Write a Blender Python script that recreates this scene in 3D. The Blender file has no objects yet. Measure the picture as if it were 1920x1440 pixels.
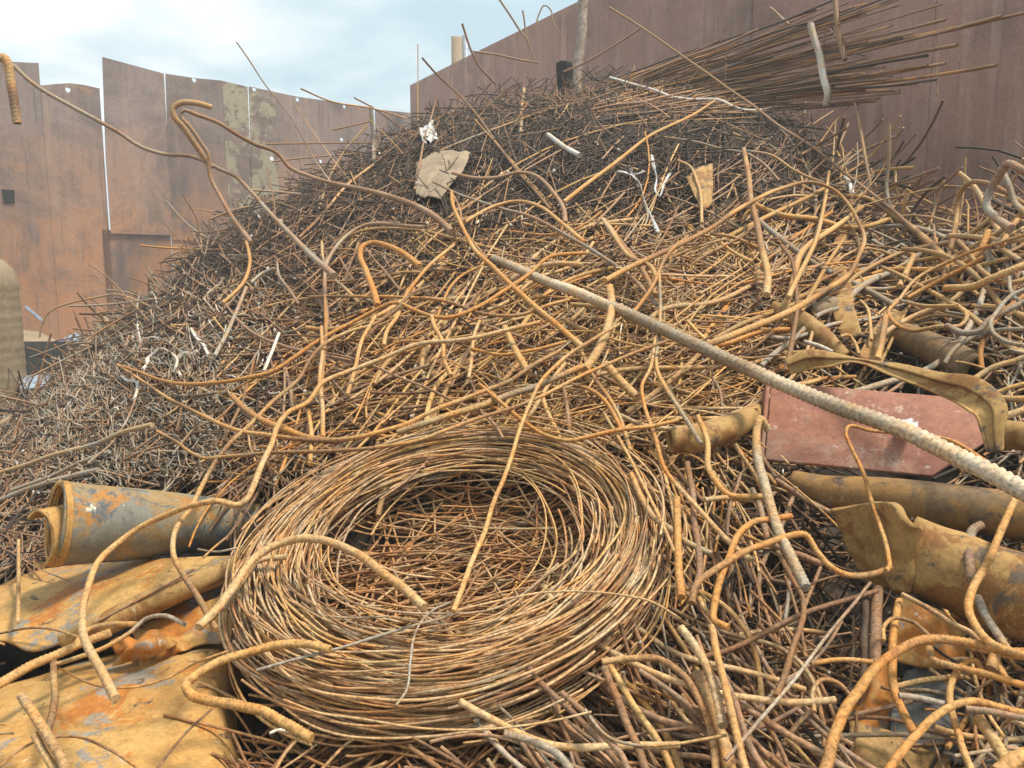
import bpy, math, random
import numpy as np

# ------------------------------------------------------------------ camera, sky, sun, exposure
SC = bpy.context.scene
COL = SC.collection
R = math.radians
CAM_Z, PITCH, LENS = 1.7, R(-7.8), 28.0
F = LENS / 36.0 * 1920.0
cam_d = bpy.data.cameras.new('camera'); cam = bpy.data.objects.new('camera', cam_d); COL.objects.link(cam)
cam.location = (0, 0, CAM_Z); cam.rotation_euler = (R(90) + PITCH, 0, 0)
cam_d.lens = LENS; cam_d.sensor_width = 36; cam_d.clip_start = 0.02; cam_d.clip_end = 3000
SC.camera = cam
SUN_EL, SUN_AZ = R(66), R(100)          # azimuth measured clockwise from +Y
sun_d = bpy.data.lights.new('sun', 'SUN'); sun = bpy.data.objects.new('sun', sun_d); COL.objects.link(sun)
sun_d.energy = 3.1; sun_d.angle = R(12); sun_d.color = (1.0, 0.93, 0.80)
sun.rotation_euler = (R(90) - SUN_EL, 0, -SUN_AZ + math.pi)
W = bpy.data.worlds.new('World'); SC.world = W; W.use_nodes = True
SC.view_settings.view_transform = 'Standard'; SC.view_settings.look = 'None'
SC.view_settings.exposure = 0.80; SC.view_settings.gamma = 1.0
SC.cycles.max_bounces = 6; SC.cycles.diffuse_bounces = 3


def build_world():
    nt = W.node_tree; nt.nodes.clear(); N = nt.nodes.new; L = nt.links.new
    out = N('ShaderNodeOutputWorld'); bg = N('ShaderNodeBackground'); bg.inputs['Strength'].default_value = 0.082
    sky = N('ShaderNodeTexSky'); sky.sky_type = 'NISHITA'; sky.sun_disc = False
    sky.sun_elevation = SUN_EL; sky.sun_rotation = SUN_AZ; sky.dust_density = 2.0
    tc = N('ShaderNodeTexCoord'); mp = N('ShaderNodeMapping'); mp.inputs['Scale'].default_value = (1.0, 1.0, 2.4)
    mp.inputs['Location'].default_value = (0.35, 0.1, 0.22)
    no = N('ShaderNodeTexNoise'); no.inputs['Scale'].default_value = 3.2; no.inputs['Detail'].default_value = 7; no.inputs['Roughness'].default_value = 0.55
    no.inputs['Distortion'].default_value = 0.3
    r1 = N('ShaderNodeValToRGB'); r1.color_ramp.elements[0].position = 0.40; r1.color_ramp.elements[1].position = 0.62
    no2 = N('ShaderNodeTexNoise'); no2.inputs['Scale'].default_value = 4.5; no2.inputs['Detail'].default_value = 6
    r2 = N('ShaderNodeValToRGB'); r2.color_ramp.elements[0].position = 0.38; r2.color_ramp.elements[1].position = 0.62
    r2.color_ramp.elements[0].color = (5.5, 6.6, 7.0, 1); r2.color_ramp.elements[1].color = (9.2, 9.4, 9.3, 1)
    mx = N('ShaderNodeMixRGB')
    sk = N('ShaderNodeMixRGB'); sk.blend_type = 'MIX'; sk.inputs[0].default_value = 0.72; sk.inputs[2].default_value = (5.3, 6.9, 7.4, 1)
    L(tc.outputs['Generated'], mp.inputs['Vector']); L(mp.outputs[0], no.inputs['Vector']); L(mp.outputs[0], no2.inputs['Vector'])
    L(no.outputs['Fac'], r1.inputs[0]); L(no2.outputs['Fac'], r2.inputs[0])
    L(sky.outputs[0], sk.inputs[1]); L(sk.outputs[0], mx.inputs[1]); L(r2.outputs[0], mx.inputs[2]); L(r1.outputs[0], mx.inputs[0])
    L(mx.outputs[0], bg.inputs['Color']); L(bg.outputs[0], out.inputs['Surface'])


build_world()
rng = np.random.default_rng(7)
random.seed(5)

# ------------------------------------------------------------------ geometry of the place
FWD = np.array([0, math.cos(PITCH), math.sin(PITCH)]); UPV = np.array([0, -math.sin(PITCH), math.cos(PITCH)]); RGT = np.array([1.0, 0, 0])
CAM = np.array([0, 0, CAM_Z])


def pt(px, py, D):
    """World point seen at photo pixel (px,py) at distance D along the view axis (arrays welcome)."""
    px, py, D = (np.asarray(a, float) for a in (px, py, D))
    d = FWD + ((px - 960) / F)[..., None] * RGT - ((py - 720) / F)[..., None] * UPV
    return CAM + d * D[..., None]


# slope of the heap: height of its crest and distances, given per bearing
S_X = [-500, 0, 100, 200, 260, 330, 400, 500, 600, 700, 800, 900, 1000, 1100, 1300, 1450, 1550, 1600, 1700, 1800, 1920, 2400]
S_Y = [900, 790, 720, 640, 580, 500, 440, 385, 335, 285, 235, 200, 180, 165, 165, 195, 262, 360, 425, 415, 385, 360]
F_X = [-500, 0, 260, 600, 1000, 1300, 1500, 1600, 1750, 1920, 2400]
F_D = [6.5, 7.2, 7.4, 8.0, 9.5, 9.0, 8.0, 6.6, 4.6, 3.8, 3.4]
_gx = np.arange(-500, 2401, 10.0)


def _sm(X, Y, w=9):
    v = np.interp(_gx, X, Y); k = np.ones(w) / w
    return np.convolve(np.pad(v, w // 2, mode='edge'), k, 'valid')


_sil = _sm(S_X, S_Y); _far = _sm(F_X, F_D, 15)


def pit(px, py): return np.exp(-((px - 1480) / 210)**2 - ((py - 1090) / 190)**2)


HOLLOWS = [(1265, 400, 75, 45), (1020, 248, 80, 34), (885, 335, 45, 55), (560, 790, 170, 45), (640, 480, 80, 50), (1500, 1085, 190, 140), (1640, 470, 60, 40), (1330, 330, 60, 40), (760, 640, 60, 40), (1400, 1270, 60, 60)]


def hollow(px, py): return any(((px - a) / c)**2 + ((py - b) / d)**2 < 1 for a, b, c, d in HOLLOWS)


def sil(px): return np.interp(px, _gx, _sil)


def DS(px, py):
    """distance of the heap's surface at a pixel; above the crest it stays at the crest's distance"""
    px = np.asarray(px, float); py = np.asarray(py, float)
    s = sil(px); t = (py - s) / (1440 - s); t = np.maximum(t, 0.0) if True else t
    a = 1 / np.interp(px, _gx, _far); b = 1 / 1.27
    return 1 / (a + t * (b - a))


ZN = {1: (0, 0, 2.7429), 2: (650, 0, 2.9538), 3: (1250, 0, 2.8657), 4: (0, 440, 2.9091), 5: (600, 400, 2.9091), 6: (1260, 400, 2.9091),
      7: (0, 860, 2.4833), 8: (380, 780, 2.1818), 9: (800, 780, 2.1818), 10: (1260, 860, 2.4833), 0: (0, 0, 1.0)}


def zp(z, pts):
    ox, oy, s = ZN[z]
    return [(ox + x / s, oy + y / s) for x, y in pts]


# ------------------------------------------------------------------ materials
MATS = {}


def nodes(name):
    m = bpy.data.materials.new(name); m.use_nodes = True; nt = m.node_tree; nt.nodes.clear()
    out = nt.nodes.new('ShaderNodeOutputMaterial'); b = nt.nodes.new('ShaderNodeBsdfPrincipled')
    nt.links.new(b.outputs[0], out.inputs['Surface'])
    return m, nt, b


def noise(nt, scale, detail=5, rough=0.6, vec=None, dist=0.0):
    n = nt.nodes.new('ShaderNodeTexNoise'); n.inputs['Scale'].default_value = scale; n.inputs['Detail'].default_value = detail
    n.inputs['Roughness'].default_value = rough; n.inputs['Distortion'].default_value = dist
    if vec is not None: nt.links.new(vec, n.inputs['Vector'])
    return n.outputs['Fac']


def ramp(nt, fac, stops):
    r = nt.nodes.new('ShaderNodeValToRGB'); e = r.color_ramp.elements
    while len(e) < len(stops): e.new(0.5)
    for i, (p, c) in enumerate(stops):
        e[i].position = p; e[i].color = (*c, 1) if len(c) == 3 else c
    nt.links.new(fac, r.inputs[0]); return r.outputs[0]


def mix(nt, fac, a, b, mode='MIX'):
    m = nt.nodes.new('ShaderNodeMixRGB'); m.blend_type = mode
    for i, v in ((0, fac), (1, a), (2, b)):
        if isinstance(v, (int, float)): m.inputs[i].default_value = v if i == 0 else (v, v, v, 1)
        elif isinstance(v, tuple): m.inputs[i].default_value = (*v, 1)
        else: nt.links.new(v, m.inputs[i])
    return m.outputs[0]


def bump(nt, b, h, strength, dist=0.01):
    n = nt.nodes.new('ShaderNodeBump'); n.inputs['Strength'].default_value = strength; n.inputs['Distance'].default_value = dist
    nt.links.new(h, n.inputs['Height']); nt.links.new(n.outputs[0], b.inputs['Normal'])


def mat_rod():
    m, nt, b = nodes('rusty_steel_bar')
    a = nt.nodes.new('ShaderNodeAttribute'); a.attribute_name = 'Col'
    g = nt.nodes.new('ShaderNodeNewGeometry'); v = g.outputs['Position']
    n1 = noise(nt, 16, 4, 0.6, v); n2 = noise(nt, 120, 3, 0.7, v)
    c = mix(nt, ramp(nt, n1, [(0.35, (0, 0, 0)), (0.68, (1, 1, 1))]), a.outputs['Color'], mix(nt, 1.0, a.outputs['Color'], (1.12, 0.82, 0.55), 'MULTIPLY'))
    c = mix(nt, 0.75, c, ramp(nt, n2, [(0.32, (0.36, 0.33, 0.30)), (0.52, (0.95, 0.95, 0.95)), (0.68, (1.4, 1.36, 1.3))]), 'MULTIPLY')
    nt.links.new(c, b.inputs['Base Color']); b.inputs['Roughness'].default_value = 0.72; b.inputs['Specular IOR Level'].default_value = 0.35
    bump(nt, b, n2, 0.5, 0.002)
    return m


def mat_sheet(name, base, patches, rough=0.7, scale=3.0, scratches=None, spec=0.35, bs=0.35):
    """base colour + list of (noise scale, threshold lo, hi, colour)"""
    m, nt, b = nodes(name)
    tc = nt.nodes.new('ShaderNodeTexCoord'); v = tc.outputs['Object']
    c = ramp(nt, noise(nt, scale, 6, 0.65, v, 0.4), [(0.25, tuple(x * 0.72 for x in base)), (0.5, base), (0.75, tuple(min(1, x * 1.25) for x in base))])
    for i, (s, lo, hi, col) in enumerate(patches):
        mp = nt.nodes.new('ShaderNodeMapping'); mp.inputs['Location'].default_value = (3.1 * i, 1.7 * i, 0.9 * i); nt.links.new(v, mp.inputs[0])
        w_ = (hi - lo) * .22; f = ramp(nt, noise(nt, s, 9, 0.74, mp.outputs[0], 0.5), [((lo + hi) / 2 - w_, (0, 0, 0)), ((lo + hi) / 2 + w_, (1, 1, 1))])
        c = mix(nt, f, c, col)
    fine = noise(nt, 140, 5, 0.75, v)
    c = mix(nt, 0.5, c, ramp(nt, noise(nt, 34, 5, 0.8, v, 0.3), [(0.36, (0.6, 0.55, 0.5)), (0.62, (1.2, 1.2, 1.2))]), 'MULTIPLY')
    c = mix(nt, 0.6, c, ramp(nt, fine, [(0.3, (0.6, 0.6, 0.6)), (0.7, (1.25, 1.25, 1.25))]), 'MULTIPLY')
    nt.links.new(c, b.inputs['Base Color']); b.inputs['Roughness'].default_value = rough; b.inputs['Specular IOR Level'].default_value = spec
    bump(nt, b, fine, bs, 0.003)
    return m


def mat_wall(name, base, low, streak):
    m, nt, b = nodes(name)
    g = nt.nodes.new('ShaderNodeNewGeometry'); v = g.outputs['Position']; oi = nt.nodes.new('ShaderNodeObjectInfo')
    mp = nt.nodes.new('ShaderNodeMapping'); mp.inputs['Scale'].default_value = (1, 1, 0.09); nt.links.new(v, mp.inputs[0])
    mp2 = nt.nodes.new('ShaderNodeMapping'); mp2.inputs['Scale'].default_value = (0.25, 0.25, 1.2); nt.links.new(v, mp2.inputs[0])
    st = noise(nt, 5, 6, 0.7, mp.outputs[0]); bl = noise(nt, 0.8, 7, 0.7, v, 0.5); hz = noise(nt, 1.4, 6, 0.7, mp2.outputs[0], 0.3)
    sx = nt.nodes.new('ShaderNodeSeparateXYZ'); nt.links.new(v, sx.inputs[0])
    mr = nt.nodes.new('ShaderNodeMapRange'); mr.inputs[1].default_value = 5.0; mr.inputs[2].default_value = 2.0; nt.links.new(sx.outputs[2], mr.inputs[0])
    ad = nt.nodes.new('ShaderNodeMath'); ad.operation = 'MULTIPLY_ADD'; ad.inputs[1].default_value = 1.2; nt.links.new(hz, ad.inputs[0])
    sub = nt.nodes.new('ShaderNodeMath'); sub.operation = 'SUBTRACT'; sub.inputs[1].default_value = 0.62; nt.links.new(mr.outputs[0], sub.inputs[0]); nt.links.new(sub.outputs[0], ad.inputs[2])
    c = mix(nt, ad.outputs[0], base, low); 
    c = mix(nt, ramp(nt, bl, [(0.46, (0, 0, 0)), (0.62, (1, 1, 1))]), c, tuple(x * 0.58 for x in base))
    c = mix(nt, ramp(nt, noise(nt, 1.7, 8, 0.75, v, 1.0), [(0.55, (0, 0, 0)), (0.68, (.8, .8, .8))]), c, low)
    c = mix(nt, ramp(nt, st, [(0.5, (0, 0, 0)), (0.78, (0.75, 0.75, 0.75))]), c, streak)
    mp3 = nt.nodes.new('ShaderNodeMapping'); mp3.inputs['Scale'].default_value = (1, 1, 0.045); nt.links.new(v, mp3.inputs[0])
    c = mix(nt, ramp(nt, noise(nt, 13, 5, 0.75, mp3.outputs[0], 0.2), [(0.56, (0, 0, 0)), (0.70, (.8, .8, .8))]), c, tuple(x * 0.42 for x in base))
    mp4 = nt.nodes.new('ShaderNodeMapping'); mp4.inputs['Scale'].default_value = (.12, .12, 3.0); mp4.inputs['Rotation'].default_value = (.05, .03, 0); nt.links.new(v, mp4.inputs[0])
    c = mix(nt, ramp(nt, noise(nt, 9, 6, 0.8, mp4.outputs[0], 0.1), [(0.64, (0, 0, 0)), (0.70, (.6, .6, .6))]), c, tuple(min(1, x * 1.5) for x in streak))
    vv = nt.nodes.new('ShaderNodeMath'); vv.operation = 'MULTIPLY_ADD'; vv.inputs[1].default_value = 0.34; vv.inputs[2].default_value = 0.83; nt.links.new(oi.outputs['Random'], vv.inputs[0])
    c = mix(nt, 1.0, c, vv.outputs[0], 'MULTIPLY')
    f = noise(nt, 30, 5, 0.75, v)
    c = mix(nt, 0.55, c, ramp(nt, f, [(0.3, (0.6, 0.6, 0.6)), (0.7, (1.3, 1.3, 1.3))]), 'MULTIPLY')
    nt.links.new(c, b.inputs['Base Color']); b.inputs['Roughness'].default_value = 0.7
    bump(nt, b, bl, 0.5, 0.06)
    return m


M_ROD = mat_rod()
M_ORANGE = mat_sheet('orange_rusted_sheet', (0.47, 0.255, 0.075), [(5, 0.47, 0.59, (0.50, 0.30, 0.10)), (6, 0.52, 0.62, (0.44, 0.165, 0.03)), (7, 0.54, 0.62, (0.27, 0.235, 0.19)), (13, 0.585, 0.64, (0.13, 0.08, 0.05)), (22, 0.62, 0.67, (0.56, 0.50, 0.40))])
M_TAN = mat_sheet('tan_rusted_steel', (0.41, 0.245, 0.085), [(6, 0.46, 0.58, (0.27, 0.125, 0.035)), (9, 0.55, 0.63, (0.14, 0.10, 0.07)), (16, 0.60, 0.66, (0.46, 0.35, 0.20)), (26, 0.63, 0.67, (0.10, 0.06, 0.04))])
M_GREYPIPE = mat_sheet('grey_weathered_steel', (0.21, 0.20, 0.165), [(6, 0.44, 0.56, (0.30, 0.20, 0.09)), (9, 0.52, 0.60, (0.11, 0.12, 0.125)), (8, 0.56, 0.62, (0.37, 0.17, 0.04)), (14, 0.60, 0.65, (0.56, 0.53, 0.42))])
M_BROWN = mat_sheet('brown_rusted_steel', (0.20, 0.125, 0.06), [(6, 0.47, 0.58, (0.29, 0.155, 0.05)), (9, 0.54, 0.63, (0.10, 0.07, 0.05)), (20, .62, .66, (.36, .26, .15))])
M_RED = mat_sheet('red_primer_steel', (0.36, 0.150, 0.090), [(3, 0.45, 0.62, (0.36, 0.20, 0.14)), (5, 0.48, 0.62, (0.29, 0.12, 0.085)), (11, 0.56, 0.65, (0.42, 0.27, 0.20)), (18, 0.62, 0.66, (0.13, 0.075, 0.055)), (30, .63, .67, (.55, .48, .42))], bs=0.2)
M_BEIGE = mat_sheet('beige_weathered_board', (0.30, 0.22, 0.14), [(6, 0.5, 0.7, (0.20, 0.13, 0.08)), (14, 0.62, 0.7, (0.42, 0.33, 0.22))])
M_TANK = mat_sheet('tan_tank_coat', (0.30, 0.23, 0.145), [(5, 0.5, 0.7, (0.24, 0.17, 0.10)), (12, 0.6, 0.7, (0.37, 0.29, 0.19))], bs=0.2)
M_GREY = mat_sheet('dull_grey_sheet', (0.20, 0.20, 0.19), [(5, 0.52, 0.68, (0.26, 0.17, 0.09)), (9, 0.6, 0.7, (0.11, 0.10, 0.10))])
M_BLACK = mat_sheet('dark_sheet', (0.022, 0.021, 0.021), [(5, 0.52, 0.68, (0.06, 0.045, 0.035))], rough=.95, spec=.1)
M_BLUE = mat_sheet('blue_grey_plastic', (0.30, 0.36, 0.44), [(8, 0.5, 0.62, (0.12, 0.13, 0.16)), (14, 0.58, 0.66, (0.55, 0.58, 0.62))], rough=0.45)
M_WHITE = mat_sheet('pale_painted_steel', (0.58, 0.59, 0.58), [(9, 0.50, 0.60, (0.36, 0.30, 0.24)), (20, 0.54, 0.62, (0.26, 0.22, 0.18)), (30, 0.6, 0.66, (0.42, 0.42, 0.40))], rough=0.5)
M_POST = mat_sheet('flaking_pale_post', (0.34, 0.26, 0.21), [(9, 0.48, 0.6, (0.52, 0.44, 0.34)), (14, 0.55, 0.64, (0.17, 0.09, 0.07))])
M_CORE = mat_sheet('scrap_core_gap_shade', (0.034, 0.024, 0.017), [(14, 0.5, 0.6, (0.085, 0.05, 0.028)), (30, 0.55, 0.65, (0.018, 0.013, 0.01))], bs=0.6)  # shade of the gaps between bars is put into this near-black colour
M_DIRT = mat_sheet('yard_dirt', (0.16, 0.115, 0.08), [(0.6, 0.5, 0.65, (0.10, 0.07, 0.05)), (3, 0.58, 0.7, (0.22, 0.17, 0.12))])
M_LWALL = mat_wall('rusted_fence_sheet', (0.27, 0.195, 0.175), (0.45, 0.205, 0.090), (0.40, 0.26, 0.19))  # upper grey puts veiling glare into the colour; lower orange is rust
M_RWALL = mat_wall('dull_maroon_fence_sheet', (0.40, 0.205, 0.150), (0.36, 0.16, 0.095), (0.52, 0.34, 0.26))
M_STAIN = mat_sheet('mortar_stained_sheet', (0.24, 0.17, 0.145), [(1.6, 0.44, 0.56, (0.42, 0.36, 0.25)), (5, 0.52, 0.62, (0.19, 0.125, 0.10)), (12, 0.6, 0.66, (0.12, 0.085, 0.07))], scale=1.2)

# colour families of bars (linear base colours)
PAL = {'O': [(.50, .285, .10), (.44, .225, .065), (.53, .36, .165)], 'T': [(.50, .36, .195), (.42, .28, .13), (.46, .30, .12)],
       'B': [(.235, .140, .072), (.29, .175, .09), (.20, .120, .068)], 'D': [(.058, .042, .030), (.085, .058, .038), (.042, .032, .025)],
       'G': [(.32, .29, .24), (.26, .225, .175), (.37, .335, .28)], 'W': [(.66, .68, .68), (.50, .50, .48), (.70, .70, .68)],
       'P': [(.31, .205, .135), (.26, .165, .105), (.35, .24, .16)], 'C': [(.53, .44, .315), (.46, .37, .255), (.57, .50, .39)]}
ALT = {'O': 'OOTTB', 'T': 'TGOB', 'B': 'BPO', 'D': 'DB', 'G': 'GTP', 'W': 'WWG', 'P': 'PBG', 'C': 'CTG'}


# ------------------------------------------------------------------ object helpers
def link(name, mesh, mat=None, parent=None, loc=None):
    o = bpy.data.objects.new(name, mesh); COL.objects.link(o)
    if mat is not None and mesh is not None: mesh.materials.append(mat)
    if loc is not None: o.location = loc
    if parent is not None: o.parent = parent
    return o


def tag(o, label, cat=None, group=None, kind=None):
    if label: o['label'] = label
    if cat: o['category'] = cat
    if group: o['group'] = group
    if kind: o['kind'] = kind
    return o


def empty(name, loc, label, cat, group=None):
    o = link(name, None, loc=loc); o.empty_display_size = 0.1
    return tag(o, label, cat, group)


def raw_mesh(name, V, quads, tris_or_ngons=(), col=None, smooth=True):
    me = bpy.data.meshes.new(name); V = np.asarray(V, np.float32)
    q = np.asarray(quads, np.int32).reshape(-1, 4); nq = len(q)
    loops = [q.ravel()]; starts = [np.arange(nq) * 4]; tot = [np.full(nq, 4)]
    off = nq * 4
    for g in tris_or_ngons:
        g = np.asarray(g, np.int32)            # (n, k) faces of k corners
        if smooth:                             # cut ends get corners of their own, so that they stay crisp
            if col is not None: col = np.vstack([col, np.asarray(col)[g.ravel()] * 0.9])
            g2 = np.arange(g.size, dtype=np.int32).reshape(g.shape) + len(V); V = np.vstack([V, V[g.ravel()]]); g = g2
        loops.append(g.ravel()); starts.append(off + np.arange(len(g)) * g.shape[1]); tot.append(np.full(len(g), g.shape[1])); off += g.size
    loops = np.concatenate(loops).astype(np.int32); starts = np.concatenate(starts).astype(np.int32); tot = np.concatenate(tot).astype(np.int32)
    me.vertices.add(len(V)); me.vertices.foreach_set('co', V.ravel())
    me.loops.add(len(loops)); me.loops.foreach_set('vertex_index', loops)
    me.polygons.add(len(starts)); me.polygons.foreach_set('loop_start', starts); me.polygons.foreach_set('loop_total', tot)
    if smooth: me.polygons.foreach_set('use_smooth', np.ones(len(starts), bool))
    if col is not None:
        a = me.color_attributes.new('Col', 'FLOAT_COLOR', 'POINT')
        c = np.ones((len(V), 4), np.float32); c[:, :3] = col; a.data.foreach_set('color', c.ravel())
    me.update(calc_edges=True); me.validate()
    return me


def tubes(P, rad, K, ref=None, prof=None):
    """P (N,M,3) centre lines, rad (N,) or (N,M); returns verts, quads, caps of N tubes with K sides.
    prof (N,M,K) multiplies the radius."""
    N, M, _ = P.shape
    T = np.gradient(P, axis=1); T /= np.linalg.norm(T, axis=2, keepdims=True) + 1e-12
    if ref is None:
        mean = P[:, -1] - P[:, 0]; ref = np.where((np.abs(mean[:, 2:3]) > 0.8 * np.linalg.norm(mean, axis=1, keepdims=True)), [[0.3, 1, 0.1]], [[0.13, 0.2, 1.0]])
    # parallel transport of a first normal
    n0 = np.cross(T[:, 0], ref); bad = np.linalg.norm(n0, axis=1) < 1e-4; n0[bad] = np.cross(T[bad, 0], [[1.0, 0.1, 0]])
    n0 /= np.linalg.norm(n0, axis=1, keepdims=True)
    A = np.empty_like(P); A[:, 0] = n0
    for i in range(1, M):
        n = A[:, i - 1] - (A[:, i - 1] * T[:, i]).sum(1, keepdims=True) * T[:, i]
        A[:, i] = n / (np.linalg.norm(n, axis=1, keepdims=True) + 1e-12)
    B = np.cross(T, A)
    th = np.arange(K) * 2 * math.pi / K
    r = np.broadcast_to(np.asarray(rad, float).reshape(N, -1), (N, M))[:, :, None]
    if prof is not None: r = r * prof
    else: r = np.broadcast_to(r, (N, M, K))
    V = P[:, :, None, :] + r[..., None] * (np.cos(th)[None, None, :, None] * A[:, :, None, :] + np.sin(th)[None, None, :, None] * B[:, :, None, :])
    n = np.arange(N)[:, None, None] * M * K; i = np.arange(M - 1)[None, :, None] * K; k = np.arange(K)[None, None, :]; k2 = (k + 1) % K
    Q = np.stack([n + i + k, n + i + k2, n + i + K + k2, n + i + K + k], -1).reshape(-1, 4)
    kk = np.arange(K)[None, :]
    caps = np.concatenate([np.arange(N)[:, None] * M * K + kk[:, ::-1], np.arange(N)[:, None] * M * K + (M - 1) * K + kk])
    return V.reshape(-1, 3), Q, caps


def catmull(p, step):
    """dense smooth curve through the points (any dimension), spaced about step in the first two axes"""
    p = np.asarray(p, float)
    if len(p) == 2: p = np.array([p[0], (p[0] * 2 + p[1]) / 3, (p[0] + p[1] * 2) / 3, p[1]])
    q = np.vstack([2 * p[0] - p[1], p, 2 * p[-1] - p[-2]]); out = []
    for i in range(1, len(q) - 2):
        L = np.linalg.norm(q[i + 1, :2] - q[i, :2]); n = max(2, int(L / step)); t = np.linspace(0, 1, n, endpoint=False)[:, None]
        a, b, c, d = q[i - 1:i + 3]
        # centripetal-like tangents keep uneven spacing from overshooting
        l0 = np.linalg.norm(b[:2] - a[:2]) + 1e-6; l1 = L + 1e-6; l2 = np.linalg.norm(d[:2] - c[:2]) + 1e-6
        m1 = ((c - b) / l1 * l0 + (b - a) / l0 * l1) / (l0 + l1) * l1
        m2 = ((d - c) / l2 * l1 + (c - b) / l1 * l2) / (l1 + l2) * l1
        out.append((2 * t**3 - 3 * t**2 + 1) * b + (t**3 - 2 * t**2 + t) * m1 + (-2 * t**3 + 3 * t**2) * c + (t**3 - t**2) * m2)
    out.append(p[-1:]); return np.vstack(out)


def resample(P, n):
    d = np.r_[0, np.cumsum(np.linalg.norm(np.diff(P[:, :3], axis=0), axis=1))]
    s = np.linspace(0, d[-1], n)
    return np.stack([np.interp(s, d, P[:, j]) for j in range(P.shape[1])], 1), s


def smooth1(n, cells):
    """smooth random curve of n samples with about `cells` bumps, range about -1..1"""
    k = max(2, int(cells) + 2); y = rng.uniform(-1, 1, k); x = np.linspace(0, k - 1, n); i = np.minimum(x.astype(int), k - 2); f = x - i; f = f * f * (3 - 2 * f)
    return y[i] * (1 - f) + y[i + 1] * f


COIL_C = None


def rod(name, label, cat, pts, w, fam, k=0.93, group=None, depths=None, ribs=None, parent=None, mat=None, wob=1.0, w2=None, amp=1.5):
    """a bar or wire traced as photo points lying on the heap: w its width in photo pixels, k how far above the heap's surface it lies."""
    p = np.asarray(pts, float)
    if depths is not None:
        c = catmull(np.c_[p, np.asarray(depths, float)], 6.0); D = c[:, 2]
    else:
        c = catmull(p, 6.0); ks = np.linspace(k[0], k[1], len(c)) if isinstance(k, tuple) else k
        D = DS(c[:, 0], c[:, 1]) * (1 - (1 - ks) * 0.82)
        if COIL_C is not None:                  # bars that cross the coil lie on its turns
            d = pt(c[:, 0], c[:, 1], 1.0) - CAM; dp = ((COIL_C + CN * .055 - CAM) @ CN) / (d @ CN); D = np.where(in_coil(c[:, 0], c[:, 1]), np.minimum(D, dp * (.99 - (.8 - np.mean(k)) * .3)), D)
        n = max(5, min(41, len(c) // 4 * 2 + 1)); ker = np.hanning(n + 2)[1:-1]; ker /= ker.sum()
        D = np.convolve(np.pad(D, n // 2, mode='reflect', reflect_type='odd') if len(D) > n else np.pad(D, n // 2, mode='edge'), ker, 'valid')
    # small real irregularities of a bent bar
    m = len(c); c = c[:, :2] + np.c_[smooth1(m, m / 9), smooth1(m, m / 9)] * min(w, 14) * 0.17 * wob
    P = pt(c[:, 0], c[:, 1], D)
    r = 0.5 * w * np.median(D) / F
    if w2 is not None: r = 0.5 * (w + w2) / 2 * np.median(D) / F
    L = np.linalg.norm(np.diff(P, axis=0), axis=1).sum()
    if ribs is None: ribs = w >= 9
    pitch = max(1.0 * r, 0.005)
    if ribs:
        K = 12 if w > 18 else 8; n = int(min(900, max(12, L / (pitch / 3.2))))
    else:
        K = 7 if w > 9 else 5; n = int(max(8, min(260, len(c))))
    P, s = resample(P, n)
    prof = None
    if ribs:
        th = np.arange(K) * 2 * math.pi / K; ph = s[:, None] / pitch * 2 * math.pi
        rb = 0.11 * amp * np.clip(np.sin(ph + np.where(np.sin(th)[None] > 0, 1.3, -1.3) * np.cos(th)[None]), -0.1, 0.8)
        lg = 0.07 * amp * np.clip(np.abs(np.cos(th[None])) * 4 - 3, 0, 1)
        prof = (0.95 + rb + lg + 0.035 * smooth1(n, n / 20)[:, None])[None]
    V, Q, C = tubes(P[None], np.array([r]), K, prof=prof)
    base = np.array(PAL[fam]); f = (smooth1(n, max(2, L * 7)) * 0.5 + 0.5)[:, None]; g = (smooth1(n, max(2, L * 5)) * 0.5 + 0.5)[:, None]
    o1, o2, o3 = base[rng.permutation(3)]; o3 = np.array(PAL[ALT[fam][rng.integers(len(ALT[fam]))]][rng.integers(3)])
    g = np.clip(g * 1.6 - .35, 0, .9); colr = (o1 * (1 - f) + o2 * f) * (1 - g) + o3 * g
    ctr = P.mean(0)
    me = raw_mesh(name, V - ctr, Q, [C], np.repeat(colr, K, axis=0))
    o = link(name, me, mat or M_ROD, parent, ctr)
    if label: tag(o, label, cat, group)
    return o


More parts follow.
